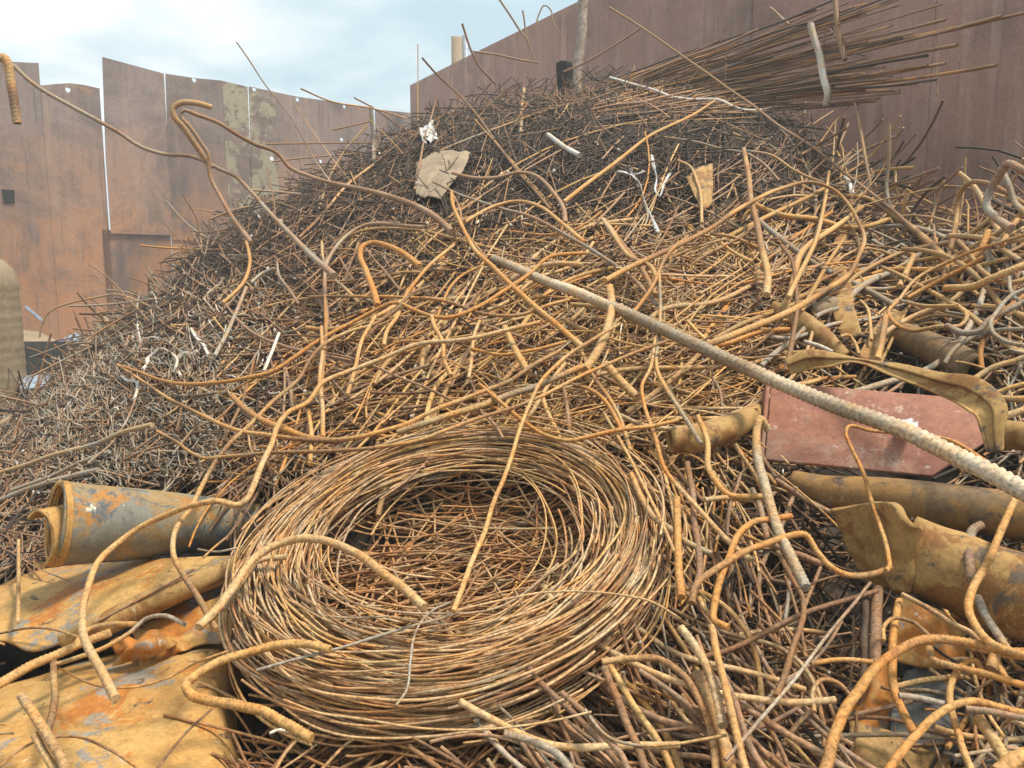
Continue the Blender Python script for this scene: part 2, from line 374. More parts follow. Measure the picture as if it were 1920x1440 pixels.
def sweep(name, st, mat, t=0.006, arc=(0, 360), parent=None, dent=0.03, K=40, cap=False, ctr=None):
    """open-ended steel tube through stations (px,py,D,width_px,flatness,roll); its wall has thickness t."""
    st = np.asarray(st, float); c = catmull(st, 5.0) if len(st) > 2 else np.linspace(st[0], st[1], 50)
    P = pt(c[:, 0], c[:, 1], c[:, 2]); n = len(P)
    T = np.gradient(P, axis=0); T /= np.linalg.norm(T, axis=1, keepdims=True)
    view = P - CAM; view /= np.linalg.norm(view, axis=1, keepdims=True)
    A = np.cross(T, view); A /= np.linalg.norm(A, axis=1, keepdims=True); B = np.cross(A, T)
    ro = np.radians(c[:, 5])[:, None]; A, B = A * np.cos(ro) + B * np.sin(ro), B * np.cos(ro) - A * np.sin(ro)
    r = 0.5 * c[:, 3] * c[:, 2] / F
    full = arc[1] - arc[0] >= 360
    th = np.radians(np.linspace(arc[0], arc[1], K, endpoint=not full))
    d = np.ones((n, K))
    for _ in range(7):
        d += dent * rng.uniform(-1, 1) * np.exp(-((np.arange(n)[:, None] / n - rng.uniform(0, 1)) / rng.uniform(.05, .2))**2) * (0.5 + 0.5 * np.cos(th[None] - rng.uniform(0, 6.28)))**2
    d *= 1 + 0.02 * np.sin(th * 3 + rng.uniform(0, 6))[None] * smooth1(n, 5)[:, None]
    def ring(rr, fl): return P[:, None] + (rr[:, None] * d * np.cos(th))[..., None] * A[:, None] + (rr[:, None] * d * np.sin(th) * fl[:, None])[..., None] * B[:, None]
    Vo = ring(r, c[:, 4]); Vi = ring(np.maximum(r - t, r * 0.5), np.maximum(c[:, 4] - t / r, 0.02))
    # ragged torn edges at the ends
    for e in (0, -1):
        j = (smooth1(K, 6) * 0.5 + smooth1(K, 14) * 0.3); j = j * (1 - abs(np.linspace(-1, 1, K)) ** 8) if full else j
        sh = (T[e] * r[e] * 0.06)[None] * j[:, None]; Vo[e] += sh; Vi[e] += sh
    V = np.vstack([Vo.reshape(-1, 3), Vi.reshape(-1, 3)]); o2 = n * K; Q = []
    kmax = K if full else K - 1
    i = np.arange(n - 1)[:, None] * K; k = np.arange(kmax)[None]; k2 = (k + 1) % K
    Q.append(np.stack([i + k, i + K + k, i + K + k2, i + k2], -1).reshape(-1, 4)); Q.append(np.stack([i + k, i + k2, i + K + k2, i + K + k], -1).reshape(-1, 4) + o2)
    k = np.arange(kmax); k2 = (k + 1) % K; e = (n - 1) * K
    Q.append(np.stack([k, k2, k2 + o2, k + o2], -1)); Q.append(np.stack([e + k, e + k + o2, e + k2 + o2, e + k2], -1))
    if not full:
        i = np.arange(n - 1) * K
        for kk, s in ((0, 1), (K - 1, -1)):
            q = np.stack([i + kk, i + kk + o2, i + K + kk + o2, i + K + kk], -1); Q.append(q if s > 0 else q[:, ::-1])
    if ctr is None: ctr = P.mean(0)
    off = ctr if parent is None else np.asarray(ctr)
    o = link(name, raw_mesh(name, V - off, np.vstack(Q)), mat, parent, None if parent is not None else ctr)
    return o


def sheet(name, grid, mat, t=0.006, dent=0.012, n=36, parent=None, ctr=None, wav=3):
    """bent steel sheet through a rows x cols grid of (px,py,D)"""
    G = np.asarray(grid, float); Wd = pt(G[..., 0], G[..., 1], G[..., 2])
    rows = np.stack([resample(catmull3(r_), n)[0] for r_ in Wd]); cols = np.stack([resample(catmull3(rows[:, j]), n)[0] for j in range(n)], 1)
    S = cols; du = np.gradient(S, axis=1); dv = np.gradient(S, axis=0); Nn = np.cross(du, dv); Nn /= np.linalg.norm(Nn, axis=2, keepdims=True) + 1e-9
    x, y = np.meshgrid(np.linspace(0, 1, n), np.linspace(0, 1, n)); h = np.zeros((n, n))
    for _ in range(14): h += rng.uniform(-1, 1) * np.exp(-(((x - rng.uniform(0, 1)) / rng.uniform(.06, .35))**2 + ((y - rng.uniform(0, 1)) / rng.uniform(.06, .35))**2))
    for _ in range(6):                        # creases from bending
        a_ = rng.uniform(0, 3.14); d_ = (x - rng.uniform(.1, .9)) * math.cos(a_) + (y - rng.uniform(.1, .9)) * math.sin(a_); h += rng.uniform(-1.3, 1.3) * np.maximum(0, 1 - np.abs(d_) / rng.uniform(.08, .25)) * (rng.uniform(0, 1) < .8)
    S = S + Nn * (dent * h)[..., None]
    # ragged cut edges
    S[0] += (dv[0]) * (0.22 * smooth1(n, 9) + .15 * smooth1(n, 20))[:, None]; S[-1] += dv[-1] * (0.22 * smooth1(n, 9))[:, None]
    S[:, 0] += du[:, 0] * (0.22 * smooth1(n, 9))[:, None]; S[:, -1] += du[:, -1] * (0.22 * smooth1(n, 9) + .3 * smooth1(n, 20))[:, None]
    V = np.vstack([S.reshape(-1, 3), (S - Nn * t).reshape(-1, 3)]); o2 = n * n
    i = np.arange(n - 1)[:, None] * n; k = np.arange(n - 1)[None]
    q = np.stack([i + k, i + k + 1, i + n + k + 1, i + n + k], -1).reshape(-1, 4); Q = [q, q[:, ::-1] + o2]
    per = np.r_[np.arange(n), np.arange(1, n) * n + n - 1, (n - 1) * n + np.arange(n - 2, -1, -1), np.arange(n - 2, 0, -1) * n]; nx = np.roll(per, -1)
    Q.append(np.stack([per, per + o2, nx + o2, nx], -1))
    if ctr is None: ctr = S.reshape(-1, 3).mean(0)
    o = link(name, raw_mesh(name, V - ctr, np.vstack(Q)), mat, parent, None if parent is not None else ctr)
    return o


def catmull3(p):
    p = np.asarray(p, float)
    if len(p) == 2: return np.linspace(p[0], p[1], 24)
    q = np.vstack([2 * p[0] - p[1], p, 2 * p[-1] - p[-2]]); out = []; t = np.linspace(0, 1, 14, endpoint=False)[:, None]
    for i in range(1, len(q) - 2):
        a, b, c, d = q[i - 1:i + 3]; m1, m2 = (c - a) / 2, (d - b) / 2
        out.append((2 * t**3 - 3 * t**2 + 1) * b + (t**3 - 2 * t**2 + t) * m1 + (-2 * t**3 + 3 * t**2) * c + (t**3 - t**2) * m2)
    return np.vstack(out + [p[-1:]])


def prism(name, poly, depth_vec, mat, parent=None, ctr=None, bev=0.0):
    """flat plate: world polygon extruded along depth_vec"""
    P = np.asarray(poly, float); n = len(P); V = np.vstack([P, P + depth_vec]); a = np.arange(n); b = (a + 1) % n
    Q = np.stack([a, b, b + n, a + n], -1)
    if ctr is None: ctr = P.mean(0)
    me = raw_mesh(name, V - ctr, Q[:, ::-1], [a[None], (a + n)[None, ::-1]], smooth=False)
    o = link(name, me, mat, parent, None if parent is not None else ctr)
    if bev:
        md = o.modifiers.new('bevel', 'BEVEL'); md.width = bev; md.segments = 2
    return o


# ------------------------------------------------------------------ ground and heap core
def build_ground():
    g = raw_mesh('ground', [(-150, -100, 0), (150, -100, 0), (150, 200, 0), (-150, 200, 0)], [[0, 1, 2, 3]], smooth=False)
    tag(link('ground', g, M_DIRT), 'bare brown dirt floor of the scrapyard', kind='structure')
    # the dense inside of the heap under the bars, gap shade painted into its colour
    cx = np.arange(-480, 2400, 16.0); rows = []
    for t in np.linspace(1.45, 0, 90):
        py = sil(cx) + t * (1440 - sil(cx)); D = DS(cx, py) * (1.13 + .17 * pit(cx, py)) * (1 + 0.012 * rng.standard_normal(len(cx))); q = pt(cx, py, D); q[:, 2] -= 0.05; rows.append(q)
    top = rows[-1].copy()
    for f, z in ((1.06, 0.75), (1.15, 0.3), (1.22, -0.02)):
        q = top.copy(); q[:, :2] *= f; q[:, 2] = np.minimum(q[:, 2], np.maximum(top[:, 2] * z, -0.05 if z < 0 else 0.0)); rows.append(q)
    V = np.array(rows); V[..., 2] = np.maximum(V[..., 2], -0.05); n, m = V.shape[:2]
    i = np.arange(n - 1)[:, None] * m; k = np.arange(m - 1)[None]
    Q = np.stack([i + k, i + k + 1, i + m + k + 1, i + m + k], -1).reshape(-1, 4)
    tag(link('scrap_mound', raw_mesh('scrap_mound', V.reshape(-1, 3), Q), M_CORE), 'dense scrap inside the heap, coloured near-black as shade of the gaps', 'scrap', kind='stuff')


build_ground()


# ------------------------------------------------------------------ sheet steel fences
def plane_hit(px, py, a, b):
    """point on the vertical plane through ground points a,b seen at the pixel"""
    d = pt(px, py, 1.0) - CAM; n = np.array([b[1] - a[1], a[0] - b[0], 0.0]); s = ((np.array([a[0], a[1], 0]) - CAM) @ n) / (d @ n)
    return CAM + d * s


CORNER = np.array([-2.8, 22.0]); LA = np.array([-8.56, 16.6]); RB = np.array([5.4, 8.4])
ldir = (CORNER - LA) / np.linalg.norm(CORNER - LA); lnor = np.array([ldir[1], -ldir[0]])     # towards the yard
rdir = (RB - CORNER) / np.linalg.norm(RB - CORNER); rnor = np.array([rdir[1], -rdir[0]])
if lnor @ (np.zeros(2) - LA) < 0: lnor = -lnor
if rnor @ (np.zeros(2) - RB) < 0: rnor = -rnor


def wall_panel(name, origin, d, nor, s0, s1, tops, z0, off, mat, parent, holes=(), th=0.02, base=(0, 0, 0), gap=0.0):
    """a sheet in a fence: s along the fence, tops = [(s,z)...] its upper edge, real round holes through it"""
    import bmesh
    outer = [(s0 - gap, z0), (s1, z0)] + [(s, z) for s, z in reversed(tops)] + ([(s0 - gap, gap and 4.1)] if gap else [])
    bm = bmesh.new()
    def loop(poly):
        vs = [bm.verts.new((s, z, 0)) for s, z in poly]; return [bm.edges.new((vs[i], vs[(i + 1) % len(vs)])) for i in range(len(vs))]
    ed = loop(outer)
    for (hs, hz, hr) in holes: ed += loop([(hs + hr * math.cos(a) * (1 + .2 * math.sin(3 * a)), hz + hr * math.sin(a)) for a in np.linspace(0, 2 * math.pi, 9)[:-1]])
    bmesh.ops.triangle_fill(bm, use_beauty=True, use_dissolve=False, edges=ed)
    r = bmesh.ops.extrude_face_region(bm, geom=list(bm.faces)); 
    for v in [g for g in r['geom'] if isinstance(g, bmesh.types.BMVert)]: v.co.z = th
    for v in bm.verts:
        s, z, o = v.co; q = origin + d * s + nor * (o + off); v.co = (q[0] - base[0], q[1] - base[1], z)
    bmesh.ops.recalc_face_normals(bm, faces=bm.faces)
    me = bpy.data.meshes.new(name); bm.to_mesh(me); bm.free()
    return link(name, me, mat, parent)


def lw(px, py): q = plane_hit(px, py, LA, CORNER); return float((q[:2] - LA) @ ldir), float(q[2])
def rw(px, py): q = plane_hit(px, py, CORNER, RB); return float((q[:2] - CORNER) @ rdir), float(q[2])


def build_fences():
    base = (LA[0], LA[1], 0)
    f = empty('steel_fence', base, 'patchwork fence of brown rusted steel sheets with stepped top beside open sky', 'fence')
    holes = [lw(127, 169), lw(362, 151), lw(475, 168), lw(557, 187), lw(645, 200), lw(508, 298), lw(600, 303), lw(205, 212), lw(640, 262)]
    panels = [  # top edge pixels, bottom z, offset, material, label
        ([(-700, 60), (-320, 96)], 0, 0.0, M_LWALL), ([(-318, 92), (-90, 106)], 0, 0.015, M_LWALL), ([(-88, 112), (71, 119)], 0, 0.03, M_LWALL),
        ([(73, 161), (100, 158), (131, 156), (160, 160), (186, 166)], 0, 0.0, M_LWALL),
        ([(190, 108), (305, 139)], 2.55, 0.05, M_LWALL), ([(308.5, 139), (360, 147), (414, 152)], 2.45, 0.045, M_LWALL),
        ([(416, 152), (463, 163)], 0, 0.01, M_STAIN), ([(465, 163), (514, 173)], 0, 0.03, M_STAIN),
        ([(516, 173), (560, 182), (610, 189), (696, 204)], 0, 0.0, M_LWALL), ([(702, 205), (776, 213)], 0, 0.02, M_LWALL)]
    for tp, z0, off, m in panels:
        tops = [lw(x, y) for x, y in tp]; s0, s1 = tops[0][0], tops[-1][0]
        hs = [(s, z, 0.05) for s, z in holes if s0 + .1 < s < s1 - .1]
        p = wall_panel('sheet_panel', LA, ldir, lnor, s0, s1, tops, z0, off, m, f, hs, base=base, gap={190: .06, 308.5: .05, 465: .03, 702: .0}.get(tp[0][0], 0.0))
        if m is M_STAIN: p['label'] = 'narrow sheet blotched with pale mortar'
    a, b = lw(205, 412)[0], lw(318, 417)[0]
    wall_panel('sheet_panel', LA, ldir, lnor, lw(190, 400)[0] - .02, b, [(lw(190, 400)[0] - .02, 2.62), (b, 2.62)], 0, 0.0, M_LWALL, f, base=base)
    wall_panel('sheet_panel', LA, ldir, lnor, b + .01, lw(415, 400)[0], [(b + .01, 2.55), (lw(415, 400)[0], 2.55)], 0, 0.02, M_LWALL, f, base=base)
    # seam strip down the second sheet, and a black plate painting the dark of a square hole
    s = lw(88, 300)[0]
    wall_panel('weld_seam', LA, ldir, lnor, s - .02, s + .02, [(s - .02, lw(88, 162)[1]), (s + .02, lw(88, 162)[1])], 0, 0.024, M_LWALL, f, base=base, th=0.012)
    s, z = lw(15, 369)
    c = wall_panel('dark_hole_plate', LA, ldir, lnor, s - .09, s + .09, [(s - .1, z + .13), (s + .1, z + .13)], z - .12, 0.052, M_BLACK, f, base=base); c['label'] = 'black plate painting the dark inside a small square hole'
    # posts and a rail behind the sheets
    for px in (-200, 190, 415, 600, 770):
        q, zz = lw(px, 300)[0], 5.4; wall_panel('post', LA, ldir, lnor, q - .05, q + .05, [(q - .05, zz), (q + .05, zz)], 0, -0.16, M_BROWN, f, base=base, th=0.1) if px < 0 or px > 700 else None
    # the tall wall that comes forward
    base = (CORNER[0], CORNER[1], 0)
    f = empty('steel_fence', base, 'tall dull maroon sheet steel wall running forward from the far corner', 'fence')
    e0 = rw(770, 160); e1 = rw(1090, 1.0); slope = (e1[1] - e0[1]) / (e1[0] - e0[0])
    s = e0[0]; i = 0
    while s < 26:
        w = (2.4, 2.1, 2.7)[i % 3]
        zt = lambda q: e0[1] + slope * (q - e0[0])
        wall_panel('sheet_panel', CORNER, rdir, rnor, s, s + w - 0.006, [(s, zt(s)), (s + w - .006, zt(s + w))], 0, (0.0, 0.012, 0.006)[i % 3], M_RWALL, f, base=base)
        s += w; i += 1
    for q in (e0[0] + .05, e0[0] + 6, e0[0] + 12, e0[0] + 18):
        wall_panel('post', CORNER, rdir, rnor, q, q + .1, [(q, 6.0), (q + .1, 6.0)], 0, -0.14, M_BROWN, f, base=base, th=0.1)
    # pale concrete post standing behind that wall
    D = 22.0
    e = empty('concrete_post', tuple(pt(856, 130, D) * [1, 1, 0]), 'pale two-tone post rising behind the wall against the sky', 'post')
    b0 = np.array(e.location)
    for nm, x0, x1, m, dy in (('shaft', 846, 866, M_BEIGE, 0), ('side_plate', 866.5, 877, M_BLUE, 0.15)):
        a = pt(x0, 68 if nm == 'shaft' else 66, D + dy); b = pt(x1, 66, D + dy); zt = a[2]
        prism(nm, [(a[0], a[1], 0), (b[0], a[1], 0), (b[0], a[1], zt), (a[0], a[1], zt)], np.array([0, .35, 0]), m, e, b0)


build_fences()


# ------------------------------------------------------------------ loose sheets, pipes and odd pieces
def zst(z, st):
    ox, oy, s = ZN[z]
    return [(ox + a[0] / s, oy + a[1] / s, (a[2] if a[2] > 0 else -a[2] * float(DS(ox + a[0] / s, oy + a[1] / s))), a[3] / s, a[4], a[5] if len(a) > 5 else 0) for a in st]


def zgrid(z, rows):
    ox, oy, s = ZN[z]
    return [[(ox + a[0] / s, oy + a[1] / s, (a[2] if a[2] > 0 else -a[2] * float(DS(ox + a[0] / s, oy + a[1] / s)))) for a in r_] for r_ in rows]


def big_pieces():
    # rolled grey tube on the lower slope
    st = zst(7, [(262, 303, 1.84, 395, 1.0), (600, 300, 1.93, 330, 1.0), (900, 300, 2.02, 262, 1.0), (1262, 312, 2.13, 190, 1.0)])
    c = pt(140, 1060, 2.45)
    e = empty('rolled_tube', tuple(c), 'grey rolled steel tube, rust-edged mouth, lying above the orange sheets', 'tube')
    sweep('tube_wall', st, M_GREYPIPE, 0.008, parent=e, ctr=c, dent=0.035)
    sweep('curled_flap', zst(7, [(178, 372, 1.80, 270, 1.0, 0), (330, 350, 1.86, 275, 1.0, 0)]), M_ORANGE, 0.006, (150, 400), parent=e, ctr=c)
    sweep('rim', zst(7, [(256, 303, 1.836, 402, 1.0), (290, 303, 1.846, 396, 1.0)]), M_ORANGE, 0.012, parent=e, ctr=c, dent=0.0)
    # sheets in the near corner
    o = sheet('steel_sheet', zgrid(7, [[(-420, 760, -.99), (-60, 620, -.99), (200, 520, -.98), (600, 490, -.98), (960, 462, -.97), (1150, 458, -.97)],
                                       [(-420, 860, -.96), (-40, 700, -.95), (250, 610, -.95), (560, 600, -.94), (860, 560, -.95), (1120, 520, -.96)],
                                       [(-420, 1000, -.97), (-20, 860, -.95), (160, 900, -.97), (420, 800, -.95), (700, 720, -.96), (1060, 580, -.97)]]), M_ORANGE, dent=0.007)
    tag(o, 'buckled orange sheet between the grey tube and the big near sheet', 'sheet')
    o = sheet('steel_sheet', zgrid(7, [[(620, 800, -1.0), (860, 660, -1.0), (1080, 545, -1.0)], [(640, 900, -1.0), (880, 800, -.99), (1085, 720, -1.0)], [(660, 990, -1.02), (900, 880, -1.02), (1090, 850, -1.02)]]), M_ORANGE, dent=0.012)
    tag(o, 'dusty ochre sheet tucked under the folded pipe beside the wire coil', 'sheet')
    o = sweep('folded_pipe', zst(7, [(280, 850, -.93, 60, .5), (470, 780, -.92, 110, .7), (700, 665, -.92, 112, .8), (950, 560, -.93, 90, .8), (1150, 475, -.94, 60, .6)]), M_TAN)
    tag(o, 'tan folded pipe lying across the buckled orange sheet', 'pipe')
    o = sheet('steel_sheet', zgrid(7, [[(-500, 1190, 1.62), (0, 1075, 1.66), (500, 930, 1.70), (1045, 798, 1.74), (1105, 830, 1.80)],
                                       [(-500, 1270, 1.45), (0, 1180, 1.50), (500, 1060, 1.52), (1010, 960, 1.55), (1110, 1060, 1.66)],
                                       [(-500, 1420, 1.30), (0, 1360, 1.34), (500, 1290, 1.36), (960, 1240, 1.38), (1085, 1180, 1.52)],
                                       [(-500, 1700, 1.12), (0, 1650, 1.14), (500, 1620, 1.16), (980, 1580, 1.18), (1115, 1520, 1.33)]]), M_ORANGE, t=0.008, dent=0.003, n=50)
    tag(o, 'broad orange rusted sheet with grey scuffs filling the near corner', 'sheet')
    o = sheet('steel_sheet', zgrid(7, [[(520, 860, -.95), (640, 820, -.95), (740, 800, -.95)], [(540, 900, -.96), (650, 870, -.94), (760, 830, -.96)], [(530, 960, -1), (680, 930, -.98), (820, 850, -.99)]]), M_ORANGE, dent=0.01, n=24)
    tag(o, 'small torn orange scrap of sheet with curled lip', 'sheet')
    o = sweep('flat_strip', zst(7, [(920, 225, 2.22, 60, .25), (770, 350, 2.12, 66, .25), (640, 480, 2.02, 66, .25), (540, 620, 1.92, 62, .25), (450, 745, 1.83, 46, .25)]), M_TAN, dent=0.02)
    tag(o, 'wide flat brown strip leaning from the grey tube on to orange sheet', 'strip')
    # pipes under the thick rebar
    o = sweep('steel_pipe', zst(10, [(560, 105, 1.98, 105, 1.0), (700, 150, 1.93, 150, 1.0), (1000, 185, 1.84, 195, 1.0), (1639, 270, 1.66, 225, 1.0), (2200, 345, 1.55, 250, 1.0)]), M_BROWN, 0.01, dent=.04)
    tag(o, 'dark brown pipe below the red plate, above the crushed pipe', 'pipe')
    c = pt(1700, 1090, 1.55)
    e = empty('crushed_pipe', tuple(c), 'large ochre pipe with its end crushed flat like a fishtail', 'pipe')
    sweep('pipe_wall', zst(10, [(1075, 428, 1.575, 350, .30, 8), (1130, 450, 1.56, 345, .50, 4), (1300, 520, 1.52, 350, .80), (1639, 640, 1.42, 390, .9), (2100, 800, 1.30, 420, .9)]), M_TAN, 0.008, dent=.06, K=56, parent=e, ctr=c)
    sheet('flattened_end', zgrid(10, [[(742, 232, 1.66), (880, 208, 1.63), (990, 198, 1.58), (1060, 212, 1.52), (1105, 280, 1.50), (1130, 330, 1.555)],
                                      [(800, 340, 1.66), (900, 330, 1.63), (990, 330, 1.59), (1050, 350, 1.53), (1085, 390, 1.525), (1110, 420, 1.54)],
                                      [(850, 440, 1.66), (930, 460, 1.63), (1000, 480, 1.59), (1050, 495, 1.545), (1090, 510, 1.53), (1115, 520, 1.53)],
                                      [(905, 530, 1.66), (960, 560, 1.64), (1020, 585, 1.61), (1060, 600, 1.57), (1090, 610, 1.55), (1120, 612, 1.54)]]), M_TAN, .016, dent=.006, n=40, parent=e, ctr=c)

    # red primed channel
    c = pt(1640, 800, 1.9)
    e = empty('red_plate', tuple(c), 'red primed steel channel lying beneath the thick grey rebar', 'channel')
    web = [pt(x, y, d) for x, y, d in [(1446, 716, 2.12), (1862, 750, 1.94), (1856, 824, 1.87), (1748, 892, 1.86), (1434, 861, 2.0)]]
    nrm = np.cross(web[1] - web[0], web[-1] - web[0]); nrm /= np.linalg.norm(nrm); nrm = nrm if nrm @ (web[0] - CAM) > 0 else -nrm
    prism('web', web, nrm * 0.012, M_RED, e, c, 0.003)
    fl = [web[0] - nrm * .001, web[-1] - nrm * .001]; left = (web[0] - web[1]); left /= np.linalg.norm(left)
    prism('flange', [web[0] + left * .012, web[0] + nrm * .11 + left * .03, web[-1] + nrm * .11 + left * .03, web[-1] + left * .012], -left * 0.010, M_RED, e, c, 0.002)
    dn = (web[-1] - web[0]); dn /= np.linalg.norm(dn)
    # twisted flattened pipe over it
    o = sweep('twisted_pipe', zst(6, [(628, 838, 2.12, 92, .55, 10), (740, 800, 2.1, 118, .40, 15), (880, 800, 2.06, 96, .30, 35), (980, 800, 2.02, 60, .35, 60), (1200, 850, 1.94, 92, .35, 35), (1450, 925, 1.84, 132, .32, 20), (1640, 985, 1.76, 185, .22, 10), (1735, 1070, 1.72, 170, .2, 10), (1748, 1180, 1.71, 115, .3, 0), (1762, 1300, 1.70, 86, .3, 0)]), M_TAN, 0.006, (-85, 200), dent=.07)
    tag(o, 'flattened twisted ochre pipe draped above the red plate', 'pipe')
    o = sweep('steel_pipe', zst(6, [(1790, 1200, 1.9, 150, 1, 0), (2300, 1270, 1.7, 190, 1, 0)]), M_TAN); tag(o, 'short ochre pipe beside the drooping end of the twisted pipe', 'pipe')
    o = sweep('steel_pipe', zst(6, [(-10, 1238, -.9, 150, .75, 0), (180, 1215, -.9, 152, .8, 0), (330, 1165, -.9, 135, .9), (470, 1085, -.92, 105, 1)]), M_TAN, 0.007, dent=.06); tag(o, 'tan dented pipe ending at the corner of the red plate', 'pipe')
    o = sweep('steel_pipe', zst(6, [(1200, 650, -.95, 150, 1), (1420, 740, -.95, 172, 1), (1680, 860, -.95, 180, 1)]), M_BROWN, 0.01); tag(o, 'thick dull brown pipe half buried behind the twisted pipe', 'pipe')
    o = sweep('flat_strip', zst(6, [(880, 305, -.93, 120, .12, 0), (915, 400, -.91, 118, .12, 10), (935, 520, -.90, 112, .12, 0), (985, 680, -.90, 104, .12, -10)]), M_TAN, .004); tag(o, 'wide upright ochre strip with rippled face', 'strip')
    o = sweep('flat_strip', zst(6, [(930, 308, -.92, 44, .3, 0), (1030, 335, -.93, 58, .3, 20), (1150, 370, -.93, 64, .3, 20), (1250, 385, -.94, 48, .3)]), M_ORANGE, .004); tag(o, 'short curled ochre strip bridging tops of two upright strips', 'strip')
    o = sweep('steel_pipe', zst(6, [(540, 520, -.92, 90, .6), (700, 590, -.91, 120, .7), (810, 670, -.91, 112, .8), (930, 790, -.92, 100, .8)]), M_TAN); tag(o, 'slanting ochre pipe running down behind the twisted pipe', 'pipe')
    o = sweep('steel_pipe', zst(6, [(735, 520, -.93, 105, 1), (860, 505, -.95, 110, 1)]), M_BEIGE, .012); tag(o, 'short pale pipe stub above the slanting ochre pipe', 'pipe')
    o = sweep('flat_strip', zst(6, [(1225, 520, -.92, 80, .2), (1140, 660, -.91, 96, .2), (1050, 800, -.9, 80, .2)]), M_TAN, .004); tag(o, 'flat tan strip leaning against the upright rippled strip', 'strip')
    o = sweep('flat_strip', zst(6, [(940, 80, -.95, 66, .2), (900, 200, -.95, 50, .2), (880, 300, -.95, 40, .2)]), M_TAN, .004); tag(o, 'narrow tan strip standing in the tangle near the tall maroon wall', 'strip')
    # lower pieces at the near edge
    o = sheet('steel_sheet', zgrid(10, [[(1065, 640, 1.5), (1200, 690, 1.48), (1345, 790, 1.46)], [(1040, 780, 1.47), (1200, 830, 1.46), (1365, 880, 1.44)], [(1000, 930, 1.45), (1180, 980, 1.44), (1375, 985, 1.42)]]), M_ORANGE, n=24, dent=.008); tag(o, 'orange plate standing below the crushed ochre pipe', 'plate')
    o = sheet('steel_sheet', zgrid(10, [[(1090, 1000, 1.47), (1240, 985, 1.46), (1380, 990, 1.45)], [(1030, 1150, 1.42), (1210, 1160, 1.41), (1378, 1160, 1.40)], [(1000, 1440, 1.35), (1200, 1430, 1.34), (1370, 1440, 1.33)]]), M_GREY, n=24, dent=.008); tag(o, 'dull grey plate behind the looping bars near the edge', 'plate')
    o = sheet('steel_sheet', zgrid(10, [[(1000, 900, 1.43), (1015, 980, 1.42), (1010, 1120, 1.40), (985, 1300, 1.38)], [(930, 1010, 1.41), (940, 1090, 1.39), (940, 1200, 1.37), (930, 1300, 1.36)], [(800, 1230, 1.41), (815, 1260, 1.39), (840, 1290, 1.37), (880, 1310, 1.36)]]), M_ORANGE, n=24, dent=.008); tag(o, 'curved orange plate under the big ochre hoop', 'plate')
    o = sheet('steel_sheet', zgrid(10, [[(815, 1225, 1.37), (1050, 1300, 1.34), (1290, 1400, 1.31)], [(830, 1380, 1.32), (1050, 1440, 1.30), (1300, 1500, 1.27)], [(850, 1620, 1.25), (1060, 1640, 1.23), (1320, 1660, 1.2)]]), M_TAN, n=24, dent=.01); tag(o, 'brown plate at the near edge under the big ochre hoop', 'plate')
    # upper slope
    o = sheet('scrap_board', zgrid(2, [[(390, 905, -.93), (520, 840, -.94), (690, 868, -.95)], [(385, 1000, -.92), (500, 980, -.93), (640, 960, -.94)], [(385, 1080, -.92), (450, 1110, -.92), (520, 1110, -.93)]]), M_BEIGE, n=24, dent=.012); tag(o, 'beige flat board caught in the dark wire high on the heap', 'board')
    o = sheet('torn_strip', zgrid(3, [[(105, 955, -.94), (170, 905, -.93), (245, 880, -.94)], [(140, 1040, -.93), (190, 1010, -.92), (245, 1000, -.93)], [(185, 1120, -.94), (205, 1130, -.93), (232, 1110, -.94)]]), M_TAN, n=20, dent=.01); tag(o, 'tapering brown torn strip beside the white twisted foil', 'strip')
    o = sheet('pale_rag', zgrid(2, [[(430, 700, -.93), (460, 690, -.92), (490, 710, -.93)], [(415, 745, -.92), (455, 745, -.91), (500, 750, -.92)], [(430, 795, -.93), (455, 785, -.92), (480, 775, -.93)]]), M_WHITE, n=16, dent=.05); tag(o, 'crumpled whitish rag caught high on the grey wire', 'rag')
    o = sweep('flat_strip', zst(4, [(1240, 118, -.94, 26, .3), (1340, 122, -.94, 28, .3), (1440, 124, -.95, 22, .3)]), M_BEIGE, .003); tag(o, 'short flat pale strip on top of the fine grey wire', 'strip')
    o = sheet('white_scrap', zgrid(6, [[(1255, 1140, -.80), (1290, 1125, -.79), (1335, 1135, -.80)], [(1260, 1165, -.79), (1295, 1160, -.78), (1340, 1165, -.79)], [(1265, 1190, -.80), (1300, 1192, -.79), (1335, 1195, -.80)]]), M_WHITE, n=14, dent=.008); tag(o, 'scrap of white plastic stuck on the thick grey rebar', 'plastic')
    # yard behind the low side of the heap
    c = pt(0, 770, 7.6)
    e = empty('gas_tank', tuple(c), 'upright tan tank with domed top at the edge of the heap', 'tank')
    r = 58 * 7.6 / F; zt = pt(0, 480, 7.6)[2] - c[2]; cx = pt(-18, 700, 7.6) - c
    def lathe(nm, prof, m, n=40):
        a = np.arange(n) * 2 * math.pi / n; pr = np.array(prof)
        V = np.stack([pr[:, 0:1] * np.cos(a) + cx[0], pr[:, 0:1] * np.sin(a) + cx[1], np.repeat(pr[:, 1:2], n, 1)], -1).reshape(-1, 3)
        i = np.arange(len(pr) - 1)[:, None] * n; k = np.arange(n)[None]; Q = np.stack([i + k, i + (k + 1) % n, i + n + (k + 1) % n, i + n + k], -1).reshape(-1, 4)
        return link(nm, raw_mesh(nm, V, Q), m, e)
    body = [(0.01, -.02), (r * .94, 0)] + [(r * (1 + .008 * math.sin(i * 1.9) + (.012 if i % 5 == 0 else 0)), .03 + (zt - .33) * i / 40) for i in range(41)] + [(r * .97, zt - .22), (r * .86, zt - .12), (r * .62, zt - .04), (r * .28, zt - .005), (.01, zt)]
    lathe('tank_body', body, M_TANK); lathe('foot_ring', [(r * .90, -.30), (r * .92, -.30), (r * .92, 0.02), (r * .90, 0.02)], M_GREY)
